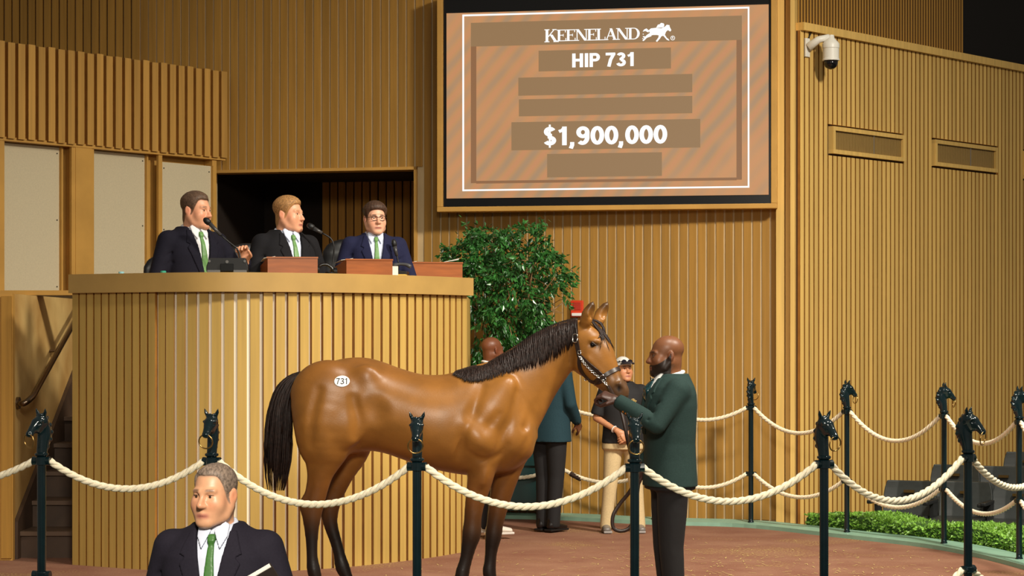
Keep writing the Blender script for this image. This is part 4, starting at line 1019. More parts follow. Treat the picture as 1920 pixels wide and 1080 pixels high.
groove([(590, 895), (584, 920), (580, 938)], .010, .007, .02)                        # gaskin tendon
groove([(905, 900), (897, 930), (893, 955)], .010, .007, .02)
groove([(1075, 610), (1070, 650), (1068, 680)], .014, .010, .04)                     # behind the jaw
groove([(878, 796), (900, 822), (922, 838)], .042, -.038, .09, 'u')
groove([(915, 880), (905, 905)], .02, -.012, .04, 'u')
for s_ in (-1, 1):
    Fh.add(sweep([hl(1160, 720, s_ * .060), hl(1166, 717, s_ * .052), hl(1169, 724, s_ * .050)], [.010, .012, .009]), .012)
    Fh.add(sweep([hl(1162, 722, s_ * .066), hl(1164, 728, s_ * .064), hl(1164, 734, s_ * .060)], [.010, .013, .009]), .006, 's')
V, Q = Fh.mesh(3)
# coat colour by place on the animal
def smooth01(a, b, v): t_ = np.clip((v - a) / (b - a), 0, 1); return t_ * t_ * (3 - 2 * t_)
px_ = HX0 + V[:, 0] * HK; py_ = HGY - V[:, 2] * HK
bay = np.array(lin((140, 92, 38))); dark = np.array(lin((104, 60, 24))); blk = np.array(lin((24, 16, 12))); hoof = np.array(lin((58, 48, 40))); gold = np.array(lin((168, 106, 46)))
C = np.tile(bay, (len(V), 1))
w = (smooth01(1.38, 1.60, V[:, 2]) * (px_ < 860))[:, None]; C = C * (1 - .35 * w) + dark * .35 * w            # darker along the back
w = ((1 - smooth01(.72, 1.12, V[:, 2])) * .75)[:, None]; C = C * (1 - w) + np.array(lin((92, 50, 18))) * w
front = px_ > 760
zlim = np.where(front, .58, .62)
w = (1 - smooth01(zlim - .16, zlim + .26, V[:, 2]))[:, None]; C = C * (1 - w) + blk * w                       # black points
w = (V[:, 2] < .115)[:, None]; C = np.where(w, hoof, C)
inhead = (px_ > 1075) & (py_ < 770)
tm = ((px_ - 1092) * .537 + (py_ - 620) * .845)                                                               # distance down the head
w = (smooth01(88, 125, tm) * inhead * .8)[:, None]; C = C * (1 - w) + np.array(lin((58, 44, 36))) * w
w = ((1 - smooth01(570, 600, py_)) * .8 * inhead)[:, None]; C = C * (1 - w) + blk * w
ed = np.exp(-(((px_ - 1118) / 9) ** 2 + ((py_ - 647) / 6) ** 2))[:, None] * .8; C = C * (1 - ed) + blk * ed
for s_ in (-1, 1):                                                                                            # dark inside of the nostrils, mouth line
    q = hl(1163, 728, s_ * .052); dd = V - q; w = np.exp(-((dd[:, 0] / .012) ** 2 + (dd[:, 1] / .022) ** 2 + (dd[:, 2] / .021) ** 2) ** 2)[:, None]; C = C * (1 - w) + np.array(lin((12, 8, 7))) * w
ml = np.abs((py_ - 745) - (px_ - 1160) * -.18) ; w = (np.exp(-(ml / 1.6) ** 2) * inhead * (px_ > 1143) * .7)[:, None]; C = C * (1 - w) + np.array(lin((20, 14, 12))) * w
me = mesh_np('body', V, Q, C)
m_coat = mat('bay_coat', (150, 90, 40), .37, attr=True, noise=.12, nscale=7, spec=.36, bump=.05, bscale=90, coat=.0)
hb_ = link('body', me, m_coat, horse)
BV = BVHTree.FromPolygons([Vector(v) for v in V], [tuple(q) for q in Q])
def onto(px, py, off=.004, side=-1):
    o = Vector(hp(px, py, side * 1.2)); r = BV.ray_cast(o, Vector((0, -side, 0)))
    if r[0] is None:
        n_ = BV.find_nearest(Vector(hp(px, py, hy(px) if px > 1075 else 0))); return n_[0] + n_[1] * off, n_[1]
    return r[0] + r[1] * off, r[1]
# eyes
m_eye = mat('horse_eye', (10, 7, 6), .05)
for s_ in (-1, 1):
    c = hl(1118, 647, s_ * .083); e = link('eye', MB().lathe([(.001, -.0175), (.009, -.015), (.0155, -.008), (.0175, 0), (.0155, .008), (.009, .015), (.001, .0175)], 16).mesh('eye'), m_eye, horse, smooth=True); e.location = c
    F2 = Field(c - .05, c + .05, .004)
    F2.add(sweep([c + HF * .024 - np.array([0, 0, .004]), c + np.array([0, 0, .016]) + s_ * np.array(HL) * .010, c - HF * .024 + np.array([0, 0, .002])], [.005, .0075, .005]), .005)
    v2, q2 = F2.mesh(1); link('eyelid', mesh_np('eyelid', v2, q2), mat('eyelid_dark', (52, 32, 18), .5), horse)
# hip number sticker
m_stk = mat('sticker_white', (240, 238, 232), .5)
N_ = 32; vs = []; fs = []
c0, n0 = onto(647, 714, .004); vs.append(tuple(c0))
for r_ in (.5, 1):
    for j in range(N_):
        w = 2 * math.pi * j / N_; q, _ = onto(647 + 14 * r_ * math.cos(w), 714 + 10 * r_ * math.sin(w), .004); vs.append(tuple(q))
for j in range(N_): k = (j + 1) % N_; fs += [(0, 1 + k, 1 + j), (1 + j, 1 + k, 1 + N_ + k, 1 + N_ + j)]
stk = link('hip_sticker', MB().add(vs, fs).mesh('hip_sticker'), m_stk, horse); stk['label'] = 'white oval hip sticker reading 731'
dg, dw = digits('731', .13)
for ch in dg:
    tm_ = MB()
    for q in ch: tm_.add([onto(636 + x / dw * 22, 719.5 - z * 11, .0055)[0] for x, z in q], [(0, 1, 2, 3)])
    link('digit', tm_.mesh('digit'), mat('sticker_ink', (30, 28, 34), .6), stk)

# ---- mane, forelock, tail: locks of hair
m_hair = mat('horse_hair', (36, 23, 18), .5, noise=.5, nscale=60, spec=.3)
crest = spline([(858, 697), (885, 688), (912, 682), (950, 660), (1000, 628), (1045, 607), (1080, 598)], 80)
low = spline([(852, 703), (880, 716), (915, 712), (955, 700), (1000, 690), (1045, 668), (1082, 640)], 80)
rng = np.random.default_rng(4); mn = MB()
def lock(m, pts, w, th=.35):
    n_ = len(pts); P = spline(pts, 7); m.tube(P, [w * .7, w, w, w * .95, w * .8, w * .55, w * .12], 5, up=(0, 1, 0), flat=th)
for k in range(900):
    u = rng.uniform(0, 1); i = int(u * 79); c = crest[i]; l = low[i]; ln = rng.uniform(.72, 1.04); lean = rng.uniform(-3, 3)
    P = []
    for t_ in (0, .2, .45, .7, 1.0):
        x = c[0] + (l[0] - c[0]) * t_ * ln + lean * t_; y = c[1] + 1.5 + (l[1] - c[1]) * t_ * ln
        if t_ == 0: q = Vector(hp(c[0], c[1] - 1.5, -.004 if c[0] < 1000 else -.01)); P.append(tuple(q)); continue
        q, nn = onto(x, y, .005 + .008 * rng.uniform(0, 1)); P.append(tuple(q))
    lock(mn, P, rng.uniform(.0045, .0085))
for k in range(260):                                                     # upright root hairs along the crest
    i = rng.integers(0, 80); c = crest[i]; P = [tuple(hp(c[0] + d_, c[1] + e_, yy)) for d_, e_, yy in ((0, 4, .012), (2, -1.5, .0), (-1, 2, -.025), (-3, 9, -.055))]
    lock(mn, P, .006)
mn.build('mane', m_hair, horse, smooth=True)
fk = MB()
for k in range(34):
    s_ = rng.uniform(-.035, .035); x1 = rng.uniform(1118, 1150); y1 = rng.uniform(632, 662)
    a = hl(1108, 600, s_ * .6); b = hl(1124, 607, s_) + HF * .005; c = hl(1133 + rng.uniform(-3, 3), 622, s_ * 1.6); d = hl(x1 - 4, y1, s_ * 2.4)
    P = [a]
    for q in (b, c, d):
        r = BV.find_nearest(Vector(q)); P.append(tuple(r[0] + r[1] * .008))
    lock(fk, P, .007)
fk.build('forelock', m_hair, horse, smooth=True)
tl = MB(); axis = spline([(583, 698), (560, 703), (538, 725), (525, 770), (522, 830), (519, 890), (517, 935)], 30); wid = spline([[5], [11], [17], [22], [26], [22], [12]], 30)[:, 0]
for k in range(420):
    s_ = rng.uniform(-1, 1); yy = rng.uniform(-1, 1) * math.sqrt(1 - s_ * s_); end = rng.integers(20, 30); P = []
    for i in range(0, end, 3):
        a = axis[i]; wob = .8 * math.sin(i * .5 + k); P.append(tuple(hp(a[0] + s_ * wid[i] + wob, a[1], yy * wid[i] / HK * .8)))
    m_ = spline(P, 12); r_ = rng.uniform(.005, .009); tl.tube(m_, [r_ * .6] + [r_] * 6 + [r_ * .9, r_ * .75, r_ * .55, r_ * .35, r_ * .1], 5)
tl.build('tail', m_hair, horse, smooth=True)

# ---- halter, buckle, chain
m_lea = mat('halter_leather', (44, 30, 24), .38, noise=.1, nscale=40); m_chr = mat('chrome', (225, 222, 215), .15, metal=1)
halter = empty('halter', (0, 0, 0), 0, parent=horse); halter['label'] = 'dark leather halter with silver fittings'
def strap(name, pts, w, off=.006, both=True, m=m_lea):
    """pts in image px on the near side; ribbon laid on the skin"""
    A = spline(np.array(pts, float), max(8, len(pts) * 6)); C_ = [onto(x, y, off)[0] for x, y in A]; Nn_ = [onto(x, y, off)[1] for x, y in A]
    for _ in range(2): C_ = [C_[0]] + [(C_[i - 1] + C_[i] * 2 + C_[i + 1]) / 4 for i in range(1, len(C_) - 1)] + [C_[-1]]
    mb_ = MB()
    for i, (c, nn) in enumerate(zip(C_, Nn_)):
        t_ = (C_[min(i + 1, len(C_) - 1)] - C_[max(i - 1, 0)]).normalized(); s_ = t_.cross(nn).normalized() * w / 2; u_ = nn * .0035
        mb_.v += [tuple(c - s_ - u_), tuple(c + s_ - u_), tuple(c + s_ + u_), tuple(c - s_ + u_)]
    for i in range(len(C_) - 1):
        for j in range(4): mb_.f.append((4 * i + j, 4 * i + 4 + j, 4 * i + 4 + (j + 1) % 4, 4 * i + (j + 1) % 4))
    mb_.f += [(0, 1, 2, 3), tuple(4 * len(C_) - 1 - j for j in range(4))]
    return mb_.build(name, m, halter, smooth=False)
strap('crown_strap', [(1079, 597), (1079, 612), (1081, 640), (1086, 668)], .030)
strap('cheek_strap', [(1086, 667), (1100, 680), (1117, 694), (1132, 708)], .027)
strap('throat_strap', [(1086, 669), (1086, 685), (1092, 699), (1103, 711)], .024)
strap('jaw_strap', [(1132, 709), (1122, 716), (1112, 716), (1103, 712)], .024)
def ring_strap(name, px, py, n_px, w, r_off):
    pass
# noseband round the face
nb = MB(); cN = hl(1133, 708, 0); dirF = nrm(hp(1165, 690) - hp(1133, 708)) ; 
P = []
for a in np.linspace(0, 2 * math.pi, 25)[:-1]:
    ctr_ = hp(1139, 703, hy(1139)); d = Vector(tuple(np.array([.80, 0, .46]) * math.cos(a) + np.array(HL) * math.sin(a))); d.normalize()
    r = BV.ray_cast(Vector(tuple(ctr_)) + d * .3, -d)
    P.append(r[0] + r[1] * .006 if r[0] is not None else Vector(tuple(ctr_)) + d * .07)
for _ in range(5): P = [(P[i - 1] + P[i] * 2 + P[(i + 1) % 24]) / 4 for i in range(24)]
P = [p + (p - Vector(tuple(ctr_))).normalized() * .006 for p in P]
axn = Vector((.5, -.18, -.85)).normalized()
for i, p in enumerate(P):
    o_ = (p - Vector(tuple(ctr_))).normalized(); nb.v += [tuple(p + axn * .013 + o_ * .002), tuple(p - axn * .013 + o_ * .002), tuple(p - axn * .013 + o_ * .009), tuple(p + axn * .013 + o_ * .009)]
for i in range(24):
    for j in range(4): k = (i + 1) % 24; nb.f.append((4 * i + j, 4 * i + (j + 1) % 4, 4 * k + (j + 1) % 4, 4 * k + j))
nb.build('noseband', m_lea, halter, auto=50)
def frame_ring(name, px, py, w, h, r_, rot=0):
    c, nn = onto(px, py, .013); M_ = nn.to_track_quat('Z', 'Y').to_matrix(); m_ = MB(); pts = []
    for a in np.linspace(0, 2 * math.pi, 21)[:-1]:
        x = math.copysign(abs(math.cos(a)) ** .5, math.cos(a)) * w; y = math.copysign(abs(math.sin(a)) ** .5, math.sin(a)) * h
        pts.append(c + M_ @ Vector((x * math.cos(rot) - y * math.sin(rot), x * math.sin(rot) + y * math.cos(rot), 0)))
    m_.tube(pts + [pts[0]], r_, 6, up=tuple(nn)); return m_.build(name, m_chr, halter, smooth=True)
frame_ring('buckle', 1079.5, 635, .019, .027, .0045)
frame_ring('square_ring', 1130, 708, .014, .022, .004, .6)
frame_ring('cheek_ring', 1087, 661, .010, .012, .004)
frame_ring('chin_ring', 1098, 710, .009, .009, .0035)
# lead shank: chain over the cheek, leather strap down to the handler's hand
shank = empty('lead_shank', (horse.location.x + (1160 - HX0) / HK, HY - .1, 0), 0, 'leather lead strap with a silver chain run through the halter', 'lead')
so = Vector(shank.location) - Vector(horse.location)
cp_ = spline([(1086, 667), (1096, 681), (1112, 697), (1128, 711), (1138, 722)], 60); chm = MB()
cpts = [onto(x, y, .012)[0] - so for x, y in cp_]
dist = [0]
for i in range(1, len(cpts)): dist.append(dist[-1] + (cpts[i] - cpts[i - 1]).length)
nl = int(dist[-1] / .0115)
for k in range(nl):
    s_ = (k + .5) / nl * dist[-1]; i = max(1, int(np.searchsorted(dist, s_))); c = cpts[min(i, len(cpts) - 1)]; t_ = (cpts[min(i, len(cpts) - 1)] - cpts[i - 1]).normalized()
    nn = Vector((0, -1, 0)) if k % 2 else Vector((0, -1, 0)).cross(t_); nn = (nn * .8 + Vector((0, -1, 0)) * .35).normalized(); b = nn.cross(t_).normalized()
    pts = [c + t_ * (.0105 * math.cos(a)) + b * (.0075 * math.sin(a)) for a in np.linspace(0, 2 * math.pi, 11)]
    chm.tube(pts, .0028, 5, up=tuple(nn), cap=False)
chm.build('chain', m_chr, shank, smooth=True)
def hw(px, py, y): return Vector(hp(px, py, y)) - so
stp = spline([hw(1138, 722, hy(1138) - .055), hw(1148, 742, -.27), hw(1157, 757, -.27), hw(1165, 785, -.29), hw(1173, 826, -.30), hw(1182, 862, -.28), hw(1186, 895, -.25), hw(1177, 918, -.22), hw(1160, 940, -.2), hw(1147, 962, -.2), hw(1147, 984, -.2), hw(1160, 991, -.2), hw(1177, 985, -.2), hw(1187, 960, -.2), hw(1196, 900, -.12), hw(1210, 850, .0)], 90)
MB().tube(stp, .012, 6, flat=.35, up=(0, 1, 0)).build('strap', m_lea, shank, smooth=True)
# ------------------------------------------------------------------ people
# local frame: stands at the origin, faces -y, own left is +x; sizes for a 1.80 m figure
def RM(yaw=0, pitch=0, roll=0): return np.array(Euler((R(pitch), R(roll), R(yaw)), 'XYZ').to_matrix())
HC = np.array([0, -.018, 1.648])                                     # middle of the head
TZ = np.array([.70, .80, .92, 1.02, 1.12, 1.24, 1.34, 1.41, 1.455, 1.49, 1.52, 1.55])
TRX = np.array([.195, .195, .185, .176, .172, .182, .192, .190, .168, .118, .082, .06])
TRY = np.array([.135, .135, .130, .124, .122, .130, .132, .122, .105, .088, .074, .06])
TCY = np.array([.0, .0, .0, .0, -.002, -.004, -.002, .004, .010, .014, .016, .016])
def torso_fn(off=0.0, zmin=.7, zmax=1.55, fat=0.0, belly=0.0, slx=1.0):
    def f(x, y, z):
        Z = z[0, 0, :]; rx = (np.interp(Z, TZ, TRX) * slx + off + fat)[None, None, :]; ry = (np.interp(Z, TZ, TRY) + off + fat * .8 + belly * np.exp(-((Z - 1.08) / .16) ** 2))[None, None, :]; cy = (np.interp(Z, TZ, TCY) - belly * .6 * np.exp(-((Z - 1.08) / .16) ** 2))[None, None, :]
        X, Y = x, y - cy; q = (np.abs(X / rx) ** 2.3 + np.abs(Y / ry) ** 2.3) ** (1 / 2.3) + 1e-6; L = np.sqrt(X * X + Y * Y)
        d = np.where(q < .3, (q - 1) * np.minimum(rx, ry), L * (1 - 1 / q))
        return np.maximum(d, np.maximum(zmin - z, z - zmax))
    f.bb = (np.array([-.3, -.26, zmin]), np.array([.3, .24, zmax])); return f
def color_mix(C, w, c): w = np.clip(w, 0, 1)[:, None]; return C * (1 - w) + np.array(lin(c)) * w
def head_field(h=.0045, jaw=1.0, full=0.0):
    F = Field((-.105, -.15, -.24), (.105, .13, .135), h)
    F.add(ell((0, .016, .036), (.076, .096, .080)), .01)
    F.add(ell((0, -.030, -.030), (.063 + full * .01, .066, .086)), .03)
    for s in (-1, 1):
        F.add(sweep([(s * .060, .010, -.045), (s * (.052 * jaw + full * .005), -.02, -.082), (s * .020, -.076, -.104)], [.023, .024, .019]), .03)
        F.add(ell((s * .040, -.058, -.038), (.026 + full * .008, .026, .032)), .03)             # cheek
        F.add(sweep([(s * .014, -.088, .018), (s * .044, -.074, .020)], [.009, .008]), .015)      # brow ridge
        F.add(ell((s * .031, -.094, .0), (.017, .012, .011)), .012, 's')                          # socket
        F.add(ell((s * .030, -.071, -.0005), (.0155, .0155, .013)), .004)                        # lids over the eyeball
        F.add(ell((s * .012, -.101, -.038), (.010, .010, .008)), .008)                            # nostril wing
        E = np.array(Euler((R(10), 0, R(s * 18))).to_matrix())
        F.add(ell((s * .079, .014, -.008), (.008, .020, .033), E), .006)
        F.add(ell((s * .089, .008, -.004), (.006, .011, .020), E), .004, 's')
    F.add(sweep([(0, -.088, .012), (0, -.100, -.012), (0, -.113, -.034)], [.009, .0095, .013]), .012)     # nose
    F.add(ell((0, -.083, -.108), (.026, .020, .017)), .02)                                        # chin
    F.add(sweep([(-.027, -.082, -.0725), (0, -.096, -.068), (.027, -.082, -.0725)], [.005, .0075, .005]), .008)
    F.add(sweep([(-.024, -.083, -.082), (0, -.094, -.084), (.024, -.083, -.082)], [.005, .0075, .005]), .008)
    F.add(sweep([(-.031, -.090, -.0768), (0, -.105, -.0755), (.031, -.090, -.0768)], [.002, .0028, .002]), .004, 's')
    F.add(sweep([(0, .025, -.04), (0, .032, -.15), (0, .03, -.25)], [.056, .057, .062], [.056 + full * .008, .058 + full * .010, .066 + full * .008], (1, 0, 0)), .03)
    F.add(ell((0, .054, -.045), (.052, .033, .05)), .03)
    F.add(ell((0, -.068, -.072), (.040 + full * .008, .026, .036)), .025)
    return F
_heads = {}
def head_base(h, jaw, full):
    k = (h, jaw, full)
    if k not in _heads: _heads[k] = head_field(h, jaw, full).mesh(1)
    return _heads[k][0].copy(), _heads[k][1].copy()
def head_colors(V, skin, lips=(176, 104, 92), brow=None, beard=None, shadow=None, hair=None, hairkw=None):
    C = np.tile(np.array(lin(skin)), (len(V), 1)); x, y, z = V.T; front = y < -.05
    C = color_mix(C, .28 * np.exp(-(((np.abs(x) - .04) / .02) ** 2 + ((z + .035) / .025) ** 2)) * front, (skin[0], int(skin[1] * .72), int(skin[2] * .66)))
    C = color_mix(C, .22 * np.exp(-((x / .016) ** 2 + ((z + .03) / .016) ** 2)) * (y < -.09), (skin[0], int(skin[1] * .72), int(skin[2] * .66)))
    C = color_mix(C, .35 * np.exp(-(((np.abs(x) - .082) / .012) ** 2 + ((z + .008) / .03) ** 2)), (skin[0], int(skin[1] * .66), int(skin[2] * .58)))
    if shadow: C = color_mix(C, .35 * (np.clip((-.035 - z) / .03, 0, 1)) * (y < .02) * (z > -.125), shadow)
    C = color_mix(C, .8 * np.exp(-((x / .029) ** 6 + ((z + .0765) / .0105) ** 4)) * (y < -.08), lips)
    C = color_mix(C, .9 * np.exp(-((x / .025) ** 4 + ((z + .0765) / .0022) ** 2)) * (y < -.08), (90, 40, 36))
    if hair:
        k_ = hairkw or {}; zl = hair_line(x, y, k_.get('front', .08), k_.get('recede', 0.0)); C = color_mix(C, np.clip((z - zl + .010) / .012, 0, 1) * .92 * (z > -.13) * ~((np.abs(x) > .072) & (y > -.008) & (y < .03) & (z < .022)), hair)
    if brow:
        bz = .0235 - .10 * (np.abs(x) - .03).clip(0, 1) * 1.0
        C = color_mix(C, .85 * np.exp(-(((np.abs(x) - .031) / .017) ** 6 + ((z - bz) / .0055) ** 4)) * front, brow)
    if beard:
        zl = np.interp(y, [-.12, -.095, -.07, -.04, -.01, .02], [-.060, -.056, -.052, -.038, -.02, .02]); m = (z < zl) & (z > -.135) & (y < .012) & ~((np.abs(x) < .024) & (z > -.088) & (z < -.066) & (y < -.08))
        C = color_mix(C, m * .93, beard)
    return C
HYs = np.array([-.13, -.085, -.062, -.048, -.034, -.014, .0, .020, .034, .05, .09, .13])
def hair_line(x, y, front, recede):
    HZs = np.array([front + .006, front, front - .010, .046 + recede, .016, -.030, -.034, .006, -.036, -.075, -.112, -.12])
    return np.interp(y, HYs, HZs) + recede * 1.3 * np.exp(-((np.abs(x) - .045) / .02) ** 2) * (y < -.03)
def hair_mesh(h, vol=.012, front=.080, side=.003, recede=0.0):
    F = Field((-.11, -.13, -.15), (.11, .14, .16), h)
    F.add(ell((0, .016, .036), (.076, .096, .080)), .01); F.add(ell((0, -.030, -.030), (.060, .060, .080)), .03); F.add(ell((0, .054, -.045), (.052, .033, .05)), .03)
    F.add(sweep([(0, .025, -.04), (0, .032, -.15), (0, .03, -.25)], [.056, .057, .062]), .03)
    sl_, x, y, z = F.grid(); top = np.clip((z - .0) / .07, 0, 1); tuft = np.clip((-y + .02) / .08, 0, 1) * top
    o = side + (vol - side) * top + .004 * tuft
    zl = hair_line(x, y, front, recede); ed = np.clip((z - zl) / .030, 0, 1)
    d = F.d - (o * (.25 + .75 * np.sqrt(ed))) + .0012 * np.sin(x * 300 + y * 40) * np.cos(y * 120 + z * 60)
    F.d = np.maximum(d, (zl - z) * .7).astype(np.float32)
    return F.mesh(1)
def hand_mesh(curl=35, spread=1.0, h=.0040, thumb_in=0.0, s=1.0):
    """wrist at origin, fingers along -z, palm facing -y, thumb on +x side"""
    F = Field((-.075, -.125, -.225), (.105, .06, .04), h)
    F.add(sweep([(0, 0, .02), (0, 0, -.02)], [.024, .024], [.030, .030], (1, 0, 0)), .02)
    F.add(sweep([(.002, 0, -.01), (.0, .002, -.05), (-.002, .002, -.092)], [.014, .0155, .013], [.030, .040, .042], (1, 0, 0)), .02)
    for i, (x0, L_, r) in enumerate(((.032, .074, .0095), (.010, .082, .0098), (-.012, .076, .0095), (-.033, .060, .0085))):
        p = np.array([x0, .0, -.088]); a = R(curl * (.55 + .1 * i)); P = [p + np.array([0, .0, .02]), p]; tot = 0
        for q, fr in enumerate((.44, .32, .24)):
            tot += a * (.75 if q == 0 else 1.0); P.append(P[-1] + L_ * fr * np.array([(x0 * .12 * spread) * (1 - q * .3), -math.sin(tot), -math.cos(tot)]))
        F.add(sweep(P, [r, r * 1.05, r, r * .95, r * .8]), .006)
    t0 = np.array([.026, -.004, -.022]); T = [t0, t0 + np.array([.026, -.014, -.026]), t0 + np.array([.036 - .03 * thumb_in, -.030 - .03 * thumb_in, -.056]), t0 + np.array([.036 - .055 * thumb_in, -.040 - .03 * thumb_in, -.084])]
    F.add(sweep(T, [.015, .013, .0105, .0085]), .012)
    V, Q = F.mesh(1); return V * s, Q
def orient(V, pos, zdir, ydir):
    """map hand: -z -> zdir (finger direction), -y -> ydir (palm normal)"""
    z = -nrm(zdir); y = -np.array(ydir, float); y = y - z * y.dot(z); y = nrm(y); x = np.cross(y, z); return np.array(pos) + V @ np.stack([x, y, z])
class P_:
    pass
def person(label, loc, face, s=1.0, skin=(222, 168, 132), hair=None, hairkw=None, brow=(90, 66, 46), beard=None, shadow=None, lips=(176, 104, 92), hyaw=0, hpitch=0, hroll=0, jaw=1.0, full=0.0, headk=1.0,
           armL=None, armR=None, handL=None, handR=None, legs='stand', outfit='suit', jcol=(28, 28, 40), shirt=(232, 230, 232), tie=(100, 146, 78), pants=(22, 22, 26), shoes=(20, 18, 17), fat=0.0, belly=0.0, hh=.0045, jh=.0075, eyes=(60, 44, 34), lapel=True, group=None, stance=.10, head_shift=(0, 0, 0), vtop=1.17, gloves=None, hem=.82):
    r = empty('person', loc, R(face), label, 'person', group); r.scale = (s, s, s)
    o = P_(); o.root = r
    Rh = RM(hyaw, hpitch, hroll); hc = HC + np.array(head_shift); piv = np.array([0, .025, -.11])
    def H(V): return (np.asarray(V) * headk - piv) @ Rh.T + piv + hc
    o.H = H
    # ---------------- body: legs, trunk, arms, neck, head and hands in one skin
    sh = {1: np.array([.185, .008, 1.435]), -1: np.array([-.185, .008, 1.435])}
    arm = {1: armL or ((.235, .03, 1.16), (.235, -.04, .92)), -1: armR or ((-.235, .03, 1.16), (-.235, -.04, .92))}
    hand = {1: handL or dict(), -1: handR or dict()}
    allp = [np.array(a) for k_ in arm for a in arm[k_]]
    lo = np.minimum(np.min(allp, 0) - .15, [-.32, -.62 if legs == 'sit' else -.25, -.02 if legs != 'sit' else .3]); hi = np.maximum(np.max(allp, 0) + .15, [.32, .26, 1.62])
    B = Field(lo, hi, .016)
    B.add(torso_fn(-.022, .86, 1.53), .01)
    if legs == 'stand':
        lp = {s_: [(s_ * .09, .0, .93), (s_ * (stance * .5 + .045), -.01, .50), (s_ * stance, .02, .09)] for s_ in (1, -1)}
    elif legs == 'sit': lp = {s_: [(s_ * .09, .0, .93), (s_ * .11, -.36, .90), (s_ * .11, -.33, .50)] for s_ in (1, -1)}
    else: lp = legs
    for s_ in (1, -1):
        B.add(sweep(lp[s_], [.082, .055, .036]), .03)
        B.add(sweep([sh[s_], arm[s_][0], arm[s_][1]], [.046, .038, .026]), .03)
        if legs != 'sit': a = np.array(lp[s_][2]); B.add(sweep([a + [0, .02, -.04], a + [0, -.12, -.058]], [.022, .014], [.022, .02], (1, 0, 0)), .01)
    parts = [B.mesh(1)]
    V, Q = head_base(hh, jaw, full); Ch = head_colors(V, skin, lips, brow, beard, shadow, hair, hairkw); parts.append((H(V), Q))
    cols = [np.tile(np.array(lin(skin)), (len(parts[0][0]), 1)), Ch]
    for s_ in (1, -1):
        k_ = dict(hand[s_]); curl = k_.get('curl', 35); V, Q = hand_mesh(curl, 1.0, .0042, k_.get('thumb_in', 0.2))
        if s_ == 1: pass
        V = V * [s_ * -1.0, 1, 1]; Q = Q[:, ::-1] if s_ == 1 else Q
        w_ = np.array(arm[s_][1]); d_ = k_.get('dir', w_ - np.array(arm[s_][0])); V = orient(V, w_, d_, k_.get('palm', (-s_, 0, 0)))
        parts.append((V, Q)); cols.append(np.tile(np.array(lin(gloves or skin)), (len(V), 1)))
    V, Q = join_vq(parts); sk = 'skin_%02x%02x%02x' % skin
    body = link('body', mesh_np('body', V, Q, np.concatenate(cols)), mat(sk, skin, .42, attr=True, spec=.4, noise=.05, nscale=40), r); o.body = body
    # eyes
    for s_ in (-1, 1):
        ey = MB().lathe([(.0005, -.0125), (.0065, -.0105), (.011, -.006), (.0125, 0), (.011, .006), (.0065, .0105), (.0005, .0125)], 14); Ve = np.array(ey.v); 
        c = np.array([s_ * .031, -.0745, -.001]); look = Ve[:, [0, 2, 1]]
        me = bpy.data.meshes.new('eye'); me.from_pydata([tuple(v) for v in H(look * .93 + c)], [], ey.f); me.update()
        eo = link('eye', me, mat('eye_white', (226, 220, 212), .15), r, smooth=True)
        ir = MB().lathe([(.0001, 0), (.0058, 0), (.0058, .0012), (.003, .0022), (.0001, .0025)], 12); Vi = np.array(ir.v)[:, [0, 2, 1]] * [1, -1, 1] + c + [0, -.0108, 0]
        mi = bpy.data.meshes.new('iris'); mi.from_pydata([tuple(v) for v in H(Vi)], [], ir.f); link('iris', mi, mat('iris_%d' % eyes[0], eyes, .1), eo)
        ld = Field(c - .03, c + .03, .0032); ld.add(sweep([c + [-.016, .002, .002], c + [-.008, -.0105, .0085], c + [.008, -.0105, .0085], c + [.016, .002, .002]], [.003, .0042, .0042, .003]), .004)
        Vl, Ql = ld.mesh(1)
        if len(Vl): link('eyelid', mesh_np('eyelid', H(Vl), Ql), mat('lid_%02x%02x%02x' % skin, tuple(int(c_ * .82) for c_ in skin), .5), r)
    if hair:
        V, Q = hair_mesh(hh, **(hairkw or {})); link('hair', mesh_np('hair', H(V), Q), mat('hair_%02x%02x%02x' % hair, hair, .6, noise=.4, nscale=160, stretch=(1, .35, .5), bump=.3, bscale=260), r)
    # ---------------- clothes
    m_j = mat('cloth_%02x%02x%02x' % jcol, jcol, .85, noise=.08, nscale=120, bump=.25, bscale=11, spec=.2)
    m_s = mat('shirt_%02x%02x%02x' % shirt, shirt, .8); m_p = mat('cloth_%02x%02x%02x' % pants, pants, .85, bump=.15, bscale=12, noise=.06, nscale=80)
    def wedge(z0, z1, w1, w0=0.0, ymax=.0):
        def f(x, y, z): return np.maximum((np.abs(x) - (w0 + (w1 - w0) * np.clip((z - z0) / (z1 - z0), 0, 1.6))) * .95, np.maximum(y - ymax, z0 - z))
        f.bb = (np.array([-.2, -.35, z0]), np.array([.2, ymax, 1.62])); return f
    def neckhole(F): F.add(sweep([(0, .012, 1.50), (0, .02, 1.64)], [.064, .080], [.066, .080], (1, 0, 0)), .004, 's')
    jf = (lambda off: torso_fn(off, hem if legs != 'sit' else .92, 1.535, fat, belly))
